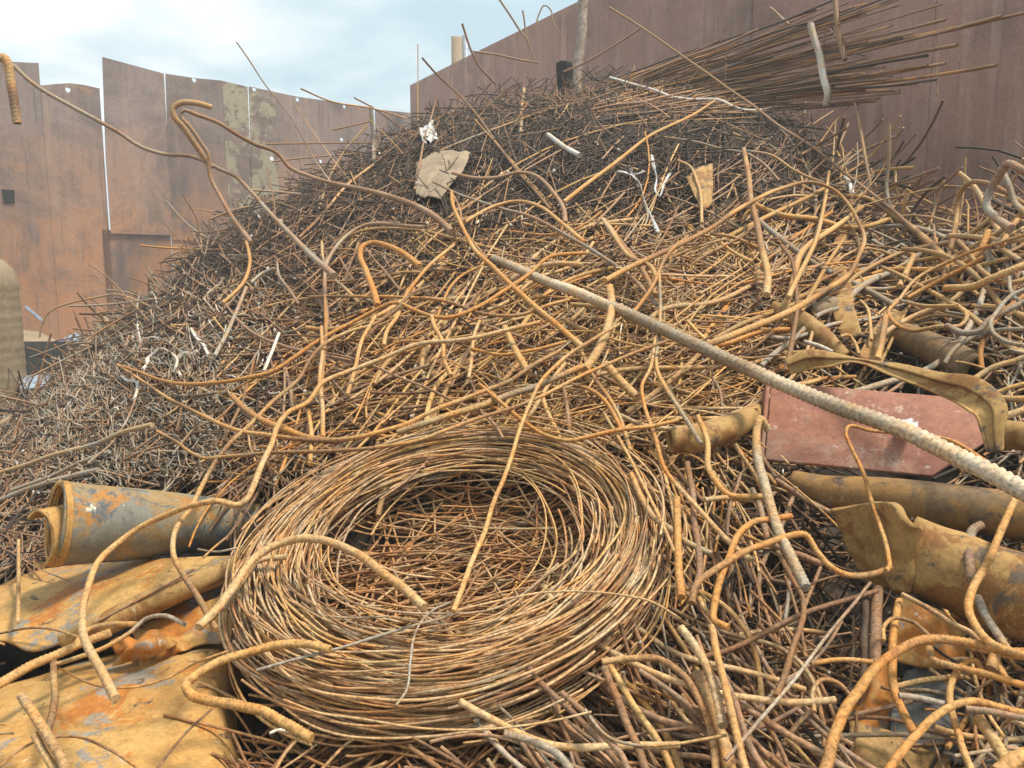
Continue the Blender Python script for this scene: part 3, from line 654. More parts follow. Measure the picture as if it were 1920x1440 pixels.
    lathe('neck', [(r * .2, zt - .01), (r * .2, zt + .04), (.01, zt + .04)], M_BROWN)
    def flat(nm, quad, m, label, cat, th=0.03):
        Pq = [pt(*q) for q in quad]; nn = np.cross(Pq[1] - Pq[0], Pq[2] - Pq[0]); nn /= np.linalg.norm(nn); nn = nn if nn @ (Pq[0] - CAM) > 0 else -nn
        return tag(prism(nm, Pq, nn * th, m, bev=.004), label, cat)
    flat('scrap_sheet', [(30, 640, 9.0), (150, 640, 9.2), (160, 668, 8.6), (28, 668, 8.4)], M_BLACK, 'flat black sheet lying on the ground by the tan tank', 'sheet')
    flat('scrap_sheet', [(30, 668, 8.3), (150, 672, 8.5), (120, 726, 7.8), (24, 730, 7.6)], M_BLACK, 'dark sheet propped low beside the tan tank under a leaning plank', 'sheet')
    flat('plastic_sheet', [(105, 640, 9.5), (150, 620, 9.6), (152, 636, 9.3), (112, 650, 9.2)], M_BLUE, 'bright blue-grey plastic lying before the rusted fence', 'plastic')
    flat('plastic_sheet', [(36, 705, 7.7), (105, 700, 7.8), (90, 722, 7.5), (36, 730, 7.4)], M_BLUE, 'blue-grey plastic sheet at the foot of the tan tank', 'plastic')
    flat('scrap_board', [(42, 618, 10), (75, 622, 10), (110, 640, 9.6), (44, 644, 9.5)], M_BEIGE, 'small beige board flat on the ground by the fence', 'board')
    flat('scrap_board', [(202, 585, 7.9), (214, 582, 7.9), (252, 612, 7.7), (246, 622, 7.7)], M_BEIGE, 'beige board edge at the top of the leaning sheet', 'board', .05)
    flat('leaning_sheet', [(206, 600, 7.9), (246, 622, 7.75), (180, 690, 7.3), (140, 684, 7.4)], M_BROWN, 'dark olive sheet leaning beneath the beige board edge', 'sheet')
    flat('wooden_plank', [(196, 592, 7.7), (206, 598, 7.7), (112, 712, 7.2), (98, 706, 7.2)], M_BEIGE, 'long weathered plank leaning down toward the fine wire', 'plank', .04)
    flat('wooden_plank', [(90, 735, 6.9), (100, 752, 6.7), (-20, 840, 5.9), (-30, 806, 6.0)], M_BEIGE, 'weathered plank lying at the foot of the heap below the tank', 'plank', .04)
    flat('angle_strip', [(44, 575, 10.4), (50, 573, 10.4), (82, 600, 10.2), (80, 606, 10.2)], M_BLUE, 'thin blue-grey strip leaning behind the tan tank', 'strip')
    # mottled post in front of the tall wall
    o = sweep('mottled_post', [(1094, -40, 9.1, 19, 1, 0), (1090, 70, 9.1, 18, 1, 0), (1083, 140, 9.1, 17, 1, 0), (1087, 230, 9.0, 20, 1, 0)], M_POST, .01, dent=.15); tag(o, 'upright mottled pale post standing out of the heap before the wall', 'post')
    o = sheet('dark_post', zgrid(2, [[(1160, 350, 9.3), (1200, 345, 9.3), (1240, 350, 9.35)], [(1165, 480, 9.25), (1205, 480, 9.25), (1245, 480, 9.3)], [(1170, 620, 9.2), (1210, 620, 9.2), (1250, 620, 9.25)]]), M_BLACK, n=14, dent=.02, t=.03); tag(o, 'dark upright plate beside the mottled pale post', 'plate')
    # white foil ribbons on the dark upper slope
    for pts, lab in (([(1490, 950), (1540, 955), (1580, 970), (1610, 965), (1650, 950)], 'crossbar ribbon of crumpled white foil on the dark bars'),
                     ([(1570, 930), (1590, 980), (1620, 1010), (1640, 1080), (1660, 1150), (1700, 1230), (1725, 1290)], 'long hanging ribbon of crumpled white foil on the dark bars'),
                     ([(1690, 860), (1700, 920), (1715, 990), (1710, 1060), (1730, 1085), (1760, 1010), (1790, 960)], 'hooked grey foil ribbon beside the long white ribbon')):
        q = zp(2, pts); st = []
        for i, (x, y) in enumerate(q): st.append((x, y, float(DS(x, y)) * .92, random.uniform(4, 8), random.uniform(.2, .5), random.uniform(-80, 80)))
        tag(sweep('foil_ribbon', st, M_WHITE, .003, dent=.35, K=14), lab, 'foil')
    q = zp(4, [(1600, 395), (1560, 440), (1530, 520)])
    # clump of pale plastic string
    return


big_pieces()


# ------------------------------------------------------------------ the big wire coil
def multi_tube(name, curves, rads, cols, K=5, n=60, mat=None, parent=None, ctr=None):
    P = np.stack([resample(np.asarray(c), n)[0] for c in curves]); V, Q, C = tubes(P, np.asarray(rads), K)
    ctr = P.reshape(-1, 3).mean(0) if ctr is None else ctr
    cc = np.repeat(np.asarray(cols), n * K, axis=0)
    return link(name, raw_mesh(name, V - ctr, Q, [C], cc), mat or M_ROD, parent, None if parent is not None else ctr)


COIL_A = R(18.5); COIL_C = pt(842, 1024, 1.66)
CU = np.array([math.cos(R(6)), 0, math.sin(R(6))]); CV = np.array([0, math.cos(COIL_A), math.sin(COIL_A)]); CN = np.cross(CU, CV)


def coil_pt(r, th, h, dx=0, dy=0): return COIL_C + CU * (r * np.cos(th) + dx)[:, None] + CV * (r * np.sin(th) + dy)[:, None] + CN * np.broadcast_to(h, np.shape(th))[:, None]


def build_coil():
    e = empty('wire_coil', tuple(COIL_C - CN * 0.2), 'large loose coil of thin rusty wire lying like a nest in front of the heap', 'wire coil')
    c0 = COIL_C - CN * 0.2
    fam = [np.array(c) for c in ([.52, .38, .22], [.45, .29, .15], [.38, .22, .105], [.30, .175, .095], [.56, .43, .27], [.50, .33, .14], [.40, .30, .20])]
    def loops(N, rlo, rhi, hlo, hhi, pal, wob, n=110):
        cs, rd, cl = [], [], []
        for i in range(N):
            a0 = rng.uniform(0, 6.28); span = rng.uniform(3.0, 6.4) if i % 3 else 6.6
            th = np.linspace(a0, a0 + span, n); u = rng.uniform(0, 1); r0 = rlo + (rhi - rlo) * u; v = rng.uniform(0, 1)
            # the bundle is a rounded ring: fullest height half way across
            prof = 1 - 0.75 * (2 * u - 1)**2; h0 = hlo + (hhi - hlo) * v * prof
            ph = rng.uniform(0, 6.28, 4)
            r = r0 + wob * (0.013 * np.sin(th + ph[0]) + .011 * np.sin(2 * th + ph[1]) + .006 * np.sin(3 * th + ph[2]) + 0.0018 * np.sin(11 * th + ph[3])) + np.linspace(-1, 1, n) * rng.normal(0, .022)
            h = h0 + wob * (0.012 * np.sin(th + ph[2]) + .008 * np.sin(2 * th + ph[3])) + 0.003 * smooth1(n, 14) + np.linspace(-1, 1, n) * rng.normal(0, .012)
            # the near side sags outwards, the far side is bunched tighter
            r = .372 + (r - .372) * (1.02 - .28 * np.cos(th) - .38 * np.sin(th)) + 0.003 * smooth1(n, 16) + .012 * np.cos(th)
            h = h + rng.normal(0, .022) * np.sin(th + ph[1])
            c = coil_pt(r, th, h, rng.normal(0, .015), rng.normal(0, .015)); cs.append(c); rd.append(rng.uniform(.0017, .0027)); cl.append(pal[rng.integers(len(pal))] * rng.uniform(.8, 1.12))
        return cs, rd, cl
    cs, rd, cl = loops(230, .336, .398, -.012, .048, fam, 1.0)
    c2, r2, l2 = loops(60, .38, .405, -.02, .04, fam[:3] + [fam[4]], 0.8); cs += c2; rd += r2; cl += l2
    for i in range(80):                       # slack turns that stray across the opening
        n = 110; a0 = rng.uniform(0, 6.28); th = np.linspace(a0, a0 + rng.uniform(1.6, 4.0), n); d = rng.uniform(0, 6.28); q = rng.uniform(.03, .11)
        cs.append(coil_pt(rng.uniform(.31, .39) + .012 * smooth1(n, 5), th, rng.uniform(-.02, .05) + .015 * smooth1(n, 3), q * math.cos(d), q * math.sin(d))); rd.append(rng.uniform(.0017, .0026)); cl.append(fam[rng.integers(7)])
    multi_tube('windings', cs, rd, cl, 6, 110, None, e, c0)
    # slack turns hanging from the near side and a second, redder set beneath
    red = [np.array(c) for c in ([.29, .155, .07], [.35, .195, .085], [.24, .125, .06], [.41, .26, .13])]
    cs, rd, cl = [], [], []
    for i in range(120):
        n = 50; th = np.linspace(0, rng.uniform(.7, 2.2), n) + rng.uniform(3.5, 5.2); r = rng.uniform(.32, .42) + 0.02 * smooth1(n, 3)
        h = -.04 - rng.uniform(0, .22) + .04 * smooth1(n, 2) + np.linspace(-1, 1, n) * rng.normal(0, .05)
        cs.append(coil_pt(r, th, h, rng.normal(0, .02), rng.normal(0, .02))); rd.append(rng.uniform(.002, .003)); cl.append(red[rng.integers(4)])
    for i in range(70):
        n = 50; t = np.linspace(-1, 1, n)[:, None]; px, py = rng.uniform(450, 1020), rng.uniform(1330, 1520); L = rng.uniform(90, 240); a = R(rng.choice([-38, -48, -30, 60, 10]) + rng.normal(0, 8))
        x = px + t[:, 0] * L * math.cos(a); y = py + t[:, 0] * L * math.sin(a) + 14 * smooth1(n, 3); cs.append(pt(x, y, np.clip(DS(x, y), 1.1, 1.45) * rng.uniform(.97, 1.05))); rd.append(rng.uniform(.002, .003)); cl.append(red[rng.integers(4)])
    o = multi_tube('lower_windings', cs, rd, cl, 5, 50, None, e, c0); o['label'] = 'redder slack turns under the rim'
    # ends of wire that fell into the middle
    cs, rd, cl = [], [], []
    for i in range(430):
        n = 50; a = rng.uniform(0, 6.28); q = math.sqrt(rng.uniform(0, 1)) * .335; x0, y0 = q * math.cos(a), q * math.sin(a)
        L = rng.uniform(.10, .34); d = rng.normal(0, .32) if i % 5 else rng.uniform(0, 3.14); t = np.linspace(-1, 1, n) * L; b = rng.normal(0, 2.2)
        u = x0 + t * math.cos(d) - b * t * t * math.sin(d) * .5; v = y0 + t * math.sin(d) + b * t * t * math.cos(d) * .5 + .012 * smooth1(n, 4)
        rr = np.hypot(u, v); s = np.where(rr > .36, .36 / rr, 1); u, v = u * s, v * s; rr = np.minimum(rr, .36)
        h = -.16 + rng.uniform(0, .10) + .45 * np.clip(rr - .26, 0, 1) + .014 * smooth1(n, 4) + t * rng.normal(0, .10)
        cs.append(COIL_C + CU * u[:, None] + CV * v[:, None] + CN * h[:, None]); rd.append(rng.uniform(.0018, .003)); cl.append((red if rng.uniform() < .45 else fam)[rng.integers(4)] * rng.uniform(.85, 1.1))
    for i in range(14):                       # small springy loops
        n = 50; a = rng.uniform(-.3, 6.0); r0 = rng.uniform(.03, .07); th = np.linspace(a, a + rng.uniform(4, 9), n); x0, y0 = rng.uniform(-.2, .26), rng.uniform(-.12, .2)
        cs.append(COIL_C + CU * (x0 + r0 * np.cos(th))[:, None] + CV * (y0 + r0 * np.sin(th))[:, None] + CN * (-.11 + .02 * np.sin(th) + np.linspace(0, .03, n))[:, None]); rd.append(.002); cl.append(red[3])
    for (x0, y0), (x1, y1) in (((720, 930), (745, 1180)), ((815, 880), (814, 1000)), ((845, 925), (660, 1150)), ((710, 930), (800, 1120)), ((690, 990), (820, 900)), ((590, 1070), (690, 940)), ((980, 940), (1100, 1060)), ((870, 960), (945, 1130))):
        n = 50; t = np.linspace(0, 1, n); x = x0 + (x1 - x0) * t + 8 * smooth1(n, 3); y = y0 + (y1 - y0) * t; cs.append(pt(x, y, DS(x, y) * .99)); rd.append(.0026); cl.append(fam[1])
    o = multi_tube('inner_tangle', cs, rd, cl, 5, 50, None, e, c0); o['label'] = 'orange brown tangle filling the middle'
    # long odd strands round the outside, and the twisted tie
    def strand(nm, z, pts, w, f, k=.86):
        q = catmull(zp(z, pts), 5); n = len(q); P = pt(q[:, 0], q[:, 1], DS(q[:, 0], q[:, 1]) * k)
        multi_tube(nm, [P], [w / 2.18 * .5 * np.median(DS(q[:, 0], q[:, 1])) * k / F], [np.array(PAL[f][0])], 6, 90, None, e, c0)
    strand('loose_strand', 8, [(330, 1160), (480, 1215), (640, 1238), (900, 1278), (1180, 1280), (1440, 1245), (1590, 1210)], 10, 'T', .84)
    strand('loose_strand', 9, [(100, 800), (300, 755), (480, 722), (640, 718), (780, 730), (920, 760), (1040, 830)], 10, 'T', .84)
    strand('tie_wire', 8, [(220, 1040), (380, 995), (560, 950), (720, 900), (860, 858), (1000, 820), (1100, 775)], 13, 'G', .85)
    strand('tie_wire', 8, [(790, 1185), (830, 1130), (850, 1000), (866, 900), (890, 848), (950, 790), (1010, 765)], 11, 'G', .85)


build_coil()
in_coil = lambda px, py, s=1.0: (((px - 842) / (425 * s))**2 + ((py - 1085) / (292 * s))**2) < 1


# ------------------------------------------------------------------ bars traced one by one
NAME = {'r': ('rebar', 'rebar'), 'b': ('steel_bar', 'bar'), 'w': ('steel_wire', 'wire'), 'p': ('thin_pipe', 'pipe')}


def H(z, pts, w, fam, k, label, kind='r', group=None, ribs=None, w2=None):
    nm, cat = NAME[kind]; s = ZN[z][2]
    if kind == 'p': ribs = False
    return rod(nm, label, cat, zp(z, pts), w / s, fam, k, group, None, ribs, w2=w2)


def thick_rebar():
    pts = [(925, 484), (1000, 517), (1110, 560), (1260, 626), (1410, 695), (1550, 755), (1690, 806), (1800, 858), (1920, 920), (2080, 1010)]
    D = [3.20, 2.95, 2.63, 2.29, 2.01, 1.80, 1.62, 1.48, 1.35, 1.22]
    rod('rebar', 'thickest pale grey rebar crossing the heap diagonally over the red plate', 'rebar', pts, 27, 'C', depths=D, ribs=True, wob=.5, amp=2.0)


def traced():
    thick_rebar()
    # --- upper left, against the fence and sky
    H(1, [(60, 335), (140, 408), (210, 460), (330, 530), (500, 622), (620, 690), (720, 752), (850, 795), (980, 806), (1060, 835), (1120, 870), (1210, 910), (1290, 985), (1380, 1090), (1480, 1190), (1600, 1310), (1720, 1420)], 22, 'P', .74, 'long wavy brown bar sweeping down across the stepped fence')
    H(1, [(1290, 1250), (1180, 1095), (1125, 1000), (1088, 930), (1075, 850), (1080, 810), (1040, 745), (975, 650), (925, 585), (935, 570), (1010, 590), (1110, 622), (1220, 690), (1310, 740), (1420, 782), (1490, 860), (1600, 905), (1720, 945), (1900, 985), (2000, 1010), (2140, 1060), (2260, 1130), (2330, 1190)], 22, 'P', .72, 'brown hairpin bar bent back sharply in front of the fence')
    H(1, [(1085, 860), (1000, 730), (930, 640), (895, 600), (890, 560), (930, 530), (1000, 530), (1085, 555)], 30, 'T', .74, 'thick tan bar end hooked over the top of the hairpin')
    H(1, [(-30, 300), (12, 288), (36, 320), (58, 440), (75, 550), (92, 640)], 40, 'T', .62, 'thick pale bar end hanging down before the fence beside the open sky')
    H(1, [(1215, 215), (1290, 320), (1360, 430), (1480, 580), (1620, 820), (1710, 950)], 8, 'G', .9, 'thin straight grey wire slanting up past the fence top into the sky', 'w')
    H(1, [(1545, 455), (1700, 520), (1900, 555), (2090, 610)], 9, 'B', .95, 'thin dark wire lying along the fence top near the sky', 'w')
    H(2, [(40, 540), (150, 600), (290, 700), (390, 760)], 9, 'P', .95, 'thin wire with a hooked tip rising over the fence top', 'w')
    for a, b, c in (((1370, 740), (1600, 738), (1910, 733)), ((1400, 830), (1650, 805), (1910, 785)), ((1710, 668), (1800, 648), (1900, 625))):
        H(1, [a, b, c], 9, 'P', .97, 'thin brown wire stretched level in front of the far fence', 'w', 'level wires before the fence')
    H(1, [(1890, 640), (1760, 790), (1690, 920), (1640, 1080)], 10, 'G', .95, 'grey wire curving down from the fence into the dark slope', 'w')
    H(1, [(1920, 850), (1780, 960), (1640, 1120), (1540, 1222)], 16, 'B', .92, 'straight brown bar slanting below the hairpin bar', 'b')
    H(1, [(945, 1005), (1010, 1120), (1042, 1310)], 10, 'P', .95, 'thin bent wire sticking up before the lower fence sheet', 'w')
    H(1, [(850, 1030), (960, 1150), (1080, 1235)], 10, 'G', .95, 'thin pale wire reaching to the foot of the upper fence sheet', 'w')
    H(1, [(720, 1260), (860, 1275), (1060, 1285), (1200, 1280)], 11, 'T', .95, 'pale tan wire lying flat at the fence side edge of the heap', 'w')
    H(1, [(1080, 1125), (1200, 1080), (1340, 1050), (1440, 1020)], 12, 'P', .93, 'pinkish wire crossing the mortar stained fence sheets', 'w')
    H(1, [(1290, 975), (1400, 985), (1550, 1000)], 12, 'G', .93, 'short grey wire level with the mortar stained sheets', 'w')
    # --- crest, in front of sky and the maroon wall
    H(2, [(835, -20), (900, 80), (960, 170), (1000, 215)], 12, 'G', .98, 'thin grey bar reaching out of the picture into open sky', 'b')
    H(2, [(975, 60), (985, 120), (992, 190), (1040, 330)], 10, 'P', .98, 'short thin bar upright against the sky at the crest', 'b')
    H(2, [(1045, 170), (1060, 95), (1100, 28), (1135, 60), (1140, 110), (1185, 200)], 9, 'G', .98, 'thin wire curled into an arch against the sky', 'w')
    H(2, [(638, 132), (660, 200), (690, 285), (740, 370), (830, 470)], 13, 'P', .98, 'reddish bar rising to the sky beside the pale post', 'b')
    H(2, [(700, 285), (780, 296), (900, 318), (1060, 350)], 11, 'P', .98, 'thin bar pointing level away from the reddish upright bar', 'b')
    H(2, [(415, 320), (500, 415), (640, 540), (760, 690), (820, 775), (900, 885), (960, 965), (1050, 1065), (1130, 1165)], 14, 'B', .90, 'long brown bar running down the crest from sky to dark slope', 'b')
    H(3, [(-310, 40), (-200, 105), (0, 240), (150, 345), (300, 450), (460, 565), (600, 675), (800, 805), (950, 925), (1100, 1035), (1250, 1165), (1450, 1335)], 15, 'P', .86, 'very long straight bar crossing the bundle down toward the tan tangle')
    H(2, [(1635, 150), (1480, 250), (1310, 352), (1200, 400)], 12, 'P', .95, 'straight bar angled up to meet the very long crossing bar', 'b')
    H(2, [(1455, 430), (1560, 460), (1700, 500), (1800, 538), (1900, 548), (2080, 560), (2160, 600), (2260, 612), (2380, 590)], 15, 'W', .9, 'wavy white bar lying across the brown bundle', 'b')
    H(2, [(2040, 560), (1920, 632), (1700, 742), (1500, 895), (1330, 1022), (1205, 1118)], 20, 'O', .86, 'straight reddish bar rising from the dark slope to the bundle')
    H(2, [(1180, 590), (980, 655), (800, 722), (520, 830)], 10, 'G', .92, 'straight bluish grey wire across the dark upper slope', 'w')
    H(2, [(590, 960), (700, 985), (820, 985), (960, 955), (1060, 982), (1150, 1070), (1205, 1160), (1212, 1230)], 22, 'P', .86, 'curving brown bar arched across the dark slope below the beige board')
    H(2, [(480, 1010), (650, 1082), (850, 1150), (1000, 1190), (1200, 1292), (1400, 1412), (1560, 1520), (1720, 1690)], 19, 'P', .84, 'long gently bowed brown bar below the beige board', 'r')
    H(2, [(570, 1050), (622, 1150), (640, 1250), (760, 1420), (800, 1500)], 16, 'T', .86, 'thin tan bar bent beside the start of the ochre bar', 'b')
    H(2, [(660, 1230), (740, 1180), (830, 1138), (950, 1110), (1070, 1140), (1200, 1245), (1320, 1340)], 22, 'O', .84, 'orange bar arched low over the middle of the heap')
    H(2, [(1540, 1070), (1450, 1165), (1355, 1255)], 16, 'P', .88, 'short straight brown bar leaning beside the white foil', 'b')
    H(2, [(1650, 1190), (1590, 1270), (1535, 1340)], 12, 'G', .88, 'short grey bar leaning under the white foil', 'b')
    H(2, [(1425, 1212), (1500, 1310), (1560, 1400), (1640, 1500), (1710, 1640)], 27, 'T', .82, 'straight tan bar end standing above the far end of the thick rebar')
    H(2, [(1115, 745), (1200, 805), (1285, 862)], 28, 'W', .88, 'short straight white pipe on the dark upper slope', 'p')
    H(2, [(1490, 960), (1430, 1060), (1370, 1175)], 12, 'P', .9, 'thin bar bowed down beside the foil ribbon', 'w')
    H(2, [(985, 945), (1100, 880), (1280, 780)], 11, 'P', .9, 'thin straight wire pointing up at the short white pipe', 'w')
    H(2, [(980, 490), (970, 610), (964, 740)], 22, 'T', .95, 'tan flat bar upright in dark wire at the crest', 'b', ribs=False)
    H(2, [(495, 550), (470, 640), (430, 770), (400, 930), (375, 1050)], 13, 'P', .9, 'wavy upright wire in front of the pale rag', 'w')
    H(2, [(135, 590), (142, 700), (150, 800), (150, 900)], 24, 'W', .97, 'white flaking bar upright against the fence corner', 'p')
    # --- bundle side and maroon wall
    H(3, [(778, 128), (790, 190), (822, 310), (850, 430), (868, 490), (858, 565)], 38, 'W', .86, 'bent white pipe hanging over the brown bundle', 'p')
    H(3, [(900, -20), (915, 90), (932, 200), (960, 325)], 26, 'P', .9, 'broad pinkish bar upright behind the bent white pipe', 'b')
    H(3, [(880, 140), (930, 200), (1000, 275), (1065, 300)], 10, 'D', .95, 'thin dark wire kinked beyond the white pipe', 'w')
    H(3, [(555, 40), (600, 78), (660, 132)], 14, 'P', .94, 'short bar stub poking above the bundle', 'b')
    H(3, [(235, 310), (160, 390), (90, 485)], 14, 'P', .92, 'short straight bar laid across the bundle at a steep angle', 'b')
    H(3, [(320, 250), (318, 350), (312, 460)], 12, 'P', .92, 'thin upright bar crossing the bundle', 'b')
    H(3, [(860, 140), (850, 200), (836, 275)], 13, 'P', .92, 'thin pink bar close beside the bent white pipe', 'b')
    H(3, [(1010, 555), (1050, 750), (1095, 1000)], 18, 'T', .9, 'thin pale tan bar leaning before the maroon wall under the bundle', 'b')
    H(3, [(1196, 662), (1186, 900), (1180, 1000), (1200, 1090), (1250, 1190)], 22, 'T', .88, 'upright pale tan bar standing before the maroon wall', 'b')
    H(3, [(1470, 903), (1300, 960), (1150, 1012), (1000, 1062), (820, 1120)], 15, 'P', .92, 'straight brown bar tip pointing up before the maroon wall', 'b')
    H(3, [(1590, 898), (1480, 1000), (1395, 1065)], 12, 'P', .95, 'short thin straight bar before the maroon wall', 'b')
    H(3, [(1450, 190), (1449, 350), (1452, 505)], 9, 'P', .95, 'thin upright wire crossing the free ends of the bundle', 'w')
    H(3, [(965, 690), (880, 740), (790, 792), (720, 830)], 16, 'P', .9, 'stubby brown bar end below the bundle', 'b')
    H(3, [(952, 630), (930, 720), (908, 835)], 16, 'D', .95, 'dark upright stub below the bundle', 'b')
    H(3, [(1282, 1040), (1278, 1090), (1272, 1150)], 22, 'T', .9, 'short tan stub upright before the maroon wall', 'b')
    H(3, [(965, 955), (985, 985), (1000, 1042)], 26, 'W', .86, 'short white bent bit beside the long straight bars', 'p')
    H(3, [(430, 812), (560, 832), (680, 912), (870, 992), (960, 1010)], 15, 'G', .88, 'grey wavy bar crossing behind the tall orange arch', 'b')
    H(3, [(-10, 740), (150, 760), (300, 800), (430, 825), (520, 880), (605, 970)], 14, 'P', .9, 'brown bowed bar above the white capped upright', 'b')
    H(3, [(60, 860), (125, 890), (170, 990), (190, 1200)], 16, 'T', .88, 'hooked tan bar in front of the torn strip', 'b')
    # --- tall orange arch and the tan tangle
    H(3, [(-330, 1510), (-200, 1440), (0, 1350), (250, 1215), (450, 1090), (620, 1010), (770, 978), (880, 1012), (960, 1085), (1030, 1190), (1066, 1290), (1035, 1376), (980, 1470), (850, 1560), (650, 1680), (420, 1780), (140, 1880)], 27, 'O', .80, 'tall orange bar arched like a hoop under the maroon wall')
    H(3, [(418, 800), (440, 940), (468, 1130), (495, 1250), (520, 1376), (545, 1500), (540, 1580)], 30, 'T', .82, 'upright pale knobbly bar ending white inside the tangle', 'r')
    H(3, [(875, 925), (850, 1080), (820, 1240), (765, 1370), (700, 1500), (650, 1600)], 25, 'T', .82, 'straight tan bar passing upright beneath the orange arch')
    H(3, [(950, 1060), (1080, 1072), (1200, 1148), (1330, 1232), (1470, 1360), (1560, 1450)], 32, 'T', .86, 'thick tan bar sloping away below the maroon wall')
    H(3, [(1490, 1500), (1515, 1376), (1558, 1180), (1568, 1050), (1620, 985), (1720, 985), (1830, 1040), (1950, 1110)], 26, 'T', .84, 'tan bar bent in a square hook before the maroon wall')
    H(3, [(1990, 930), (1900, 905), (1835, 878), (1790, 940), (1735, 1030), (1720, 1110), (1760, 1160), (1850, 1225)], 42, 'G', .80, 'thick grey bar curled over at the far end of the tangle', 'r')
    H(3, [(1790, 900), (1840, 1000), (1880, 1100), (1950, 1160)], 34, 'G', .83, 'short thick grey bar behind the curled grey bar', 'r')
    H(3, [(1885, 1180), (1840, 1240), (1800, 1315)], 28, 'O', .82, 'short orange stub under the curled grey bar')
    H(3, [(1690, 1255), (1780, 1320), (1900, 1400)], 26, 'G', .84, 'short grey bar slanting below the curled grey bar')
    H(6, [(1930, 110), (1750, 170), (1600, 222), (1430, 302), (1310, 380), (1240, 470), (1180, 540), (1220, 602), (1290, 637), (1450, 620), (1590, 600), (1612, 565), (1550, 500)], 22, 'T', .80, 'thin tan bar folded into a diamond loop amid the tangle')
    H(6, [(1235, 470), (1400, 508), (1552, 502)], 22, 'T', .79, 'short straight bar closing the diamond loop')
    H(6, [(1285, 465), (1430, 382), (1600, 290), (1700, 240)], 26, 'O', .82, 'straight orange bar rising from the diamond loop')
    H(6, [(1490, 412), (1650, 396), (1750, 352), (1930, 275), (2050, 220)], 42, 'O', .82, 'thick orange brown bar running out of the picture above the grey loops')
    H(6, [(1930, 415), (1850, 450), (1780, 530), (1740, 600), (1752, 652), (1810, 700), (1940, 722)], 24, 'G', .80, 'grey bar bowed into a half circle at the edge of the heap')
    H(6, [(1500, 615), (1600, 655), (1680, 640), (1730, 582), (1820, 530), (1940, 470)], 34, 'G', .82, 'thick wavy grey bar behind the half circle bar')
    H(6, [(1835, 350), (1848, 430), (1880, 470), (1940, 492)], 22, 'G', .82, 'small grey hook above the half circle bar')
    H(6, [(1640, 905), (1750, 842), (1940, 785)], 32, 'T', .82, 'tan bar angled up from the end of the twisted pipe')
    H(6, [(1770, 975), (1940, 925)], 26, 'T', .84, 'upper tan bar of two level ones beside the twisted pipe', 'r')
    H(6, [(1770, 1012), (1860, 1012), (1960, 1010)], 36, 'T', .82, 'thick level tan bar beside the bend of the twisted pipe')
    H(6, [(1790, 1115), (1940, 1062)], 40, 'G', .82, 'thick grey bar end just above the short ochre pipe')
    H(6, [(595, 180), (655, 260), (675, 390), (682, 540), (655, 690), (625, 860)], 26, 'B', .82, 'brown bar standing upright in front of the slanting ochre pipe')
    H(6, [(1160, 560), (1150, 690), (1125, 800)], 32, 'O', .80, 'orange upright bar touching the flat tan strip')
    H(6, [(720, 700), (790, 722), (870, 752)], 26, 'W', .82, 'short white pipe beside the slanting ochre pipe', 'p')
    H(6, [(1030, 478), (1060, 505), (1078, 590), (1090, 690)], 20, 'T', .84, 'thin tan bar hooked beside the rippled strip', 'b')
    H(6, [(915, 672), (960, 662), (1000, 705), (1022, 770)], 20, 'T', .82, 'small tan hook in front of the rippled strip', 'b')
    H(6, [(820, 0), (760, 200), (700, 340)], 24, 'T', .84, 'tan bar leaning into the top of the slanting ochre pipe')
    H(6, [(1320, 235), (1280, 310), (1245, 395)], 30, 'T', .84, 'short thick tan bar above the diamond loop')
    H(6, [(1000, 400), (1120, 410), (1240, 405)], 22, 'G', .86, 'short level grey bar behind the upright strips')
    # --- over the middle
    H(2, [(700, 560), (650, 800), (615, 1030), (620, 1200), (660, 1300), (750, 1420), (830, 1540), (930, 1670), (1040, 1780), (1190, 1910), (1320, 2020), (1420, 2110)], 24, 'O', .80, 'long ochre bar crossing straight over the tip of the thick rebar') if False else \
        H(5, [(720, -120), (722, -60), (750, 20), (800, 120), (850, 200), (940, 292), (1050, 402), (1200, 530), (1330, 640), (1430, 730)], 27, 'O', .80, 'long ochre bar crossing just in front of the tip of the thick rebar')
    H(5, [(2010, 120), (1890, 235), (1840, 350), (1780, 445), (1715, 535)], 22, 'O', .80, 'ochre bar leaning behind the thick rebar', 'r')
    H(4, [(640, 705), (760, 745), (880, 790), (1050, 815), (1200, 805), (1340, 780), (1500, 738), (1600, 672), (1700, 600), (1900, 490), (2050, 410), (2170, 370), (2260, 410), (2430, 455), (2600, 400), (2745, 310), (2890, 215), (3000, 120), (3100, 105), (3200, 100)], 23, 'O', .80, 'orange bar snaking from a pointed tip on the fine wire to the thick rebar')
    H(4, [(645, 712), (780, 800), (920, 890), (1100, 982), (1280, 1060), (1420, 1090), (1600, 1110), (1745, 1120), (1950, 1105), (2170, 1050), (2370, 960), (2600, 870), (2750, 810), (2900, 720), (3050, 630)], 26, 'O', .77, 'long orange bar making a V with the snaking bar at its tip')
    H(4, [(1268, 875), (1340, 950), (1450, 1022), (1560, 1072), (1700, 1115), (1850, 1125)], 36, 'O', .78, 'short thick orange bar butting into the long orange bar')
    H(4, [(858, 1070), (960, 1130), (1040, 1190), (1120, 1222), (1250, 1210), (1450, 1190), (1745, 1180), (2050, 1160), (2245, 1130), (2450, 1060), (2650, 990), (2800, 940), (2950, 880), (3150, 780), (3350, 690), (3640, 580)], 22, 'O', .76, 'lowest long orange bar sweeping over the back of the wire coil')
    H(5, [(600, 400), (500, 440), (420, 520), (290, 605), (170, 640), (0, 730), (-60, 800), (-110, 900), (-245, 1020), (-400, 1170), (-495, 1260), (-600, 1396), (-650, 1490), (-710, 1610), (-790, 1735), (-795, 1870), (-740, 1975), (-680, 2070), (-600, 2210), (-560, 2270)], 24, 'T', .78, 'tan bar running down past the end of the grey tube to the coil')
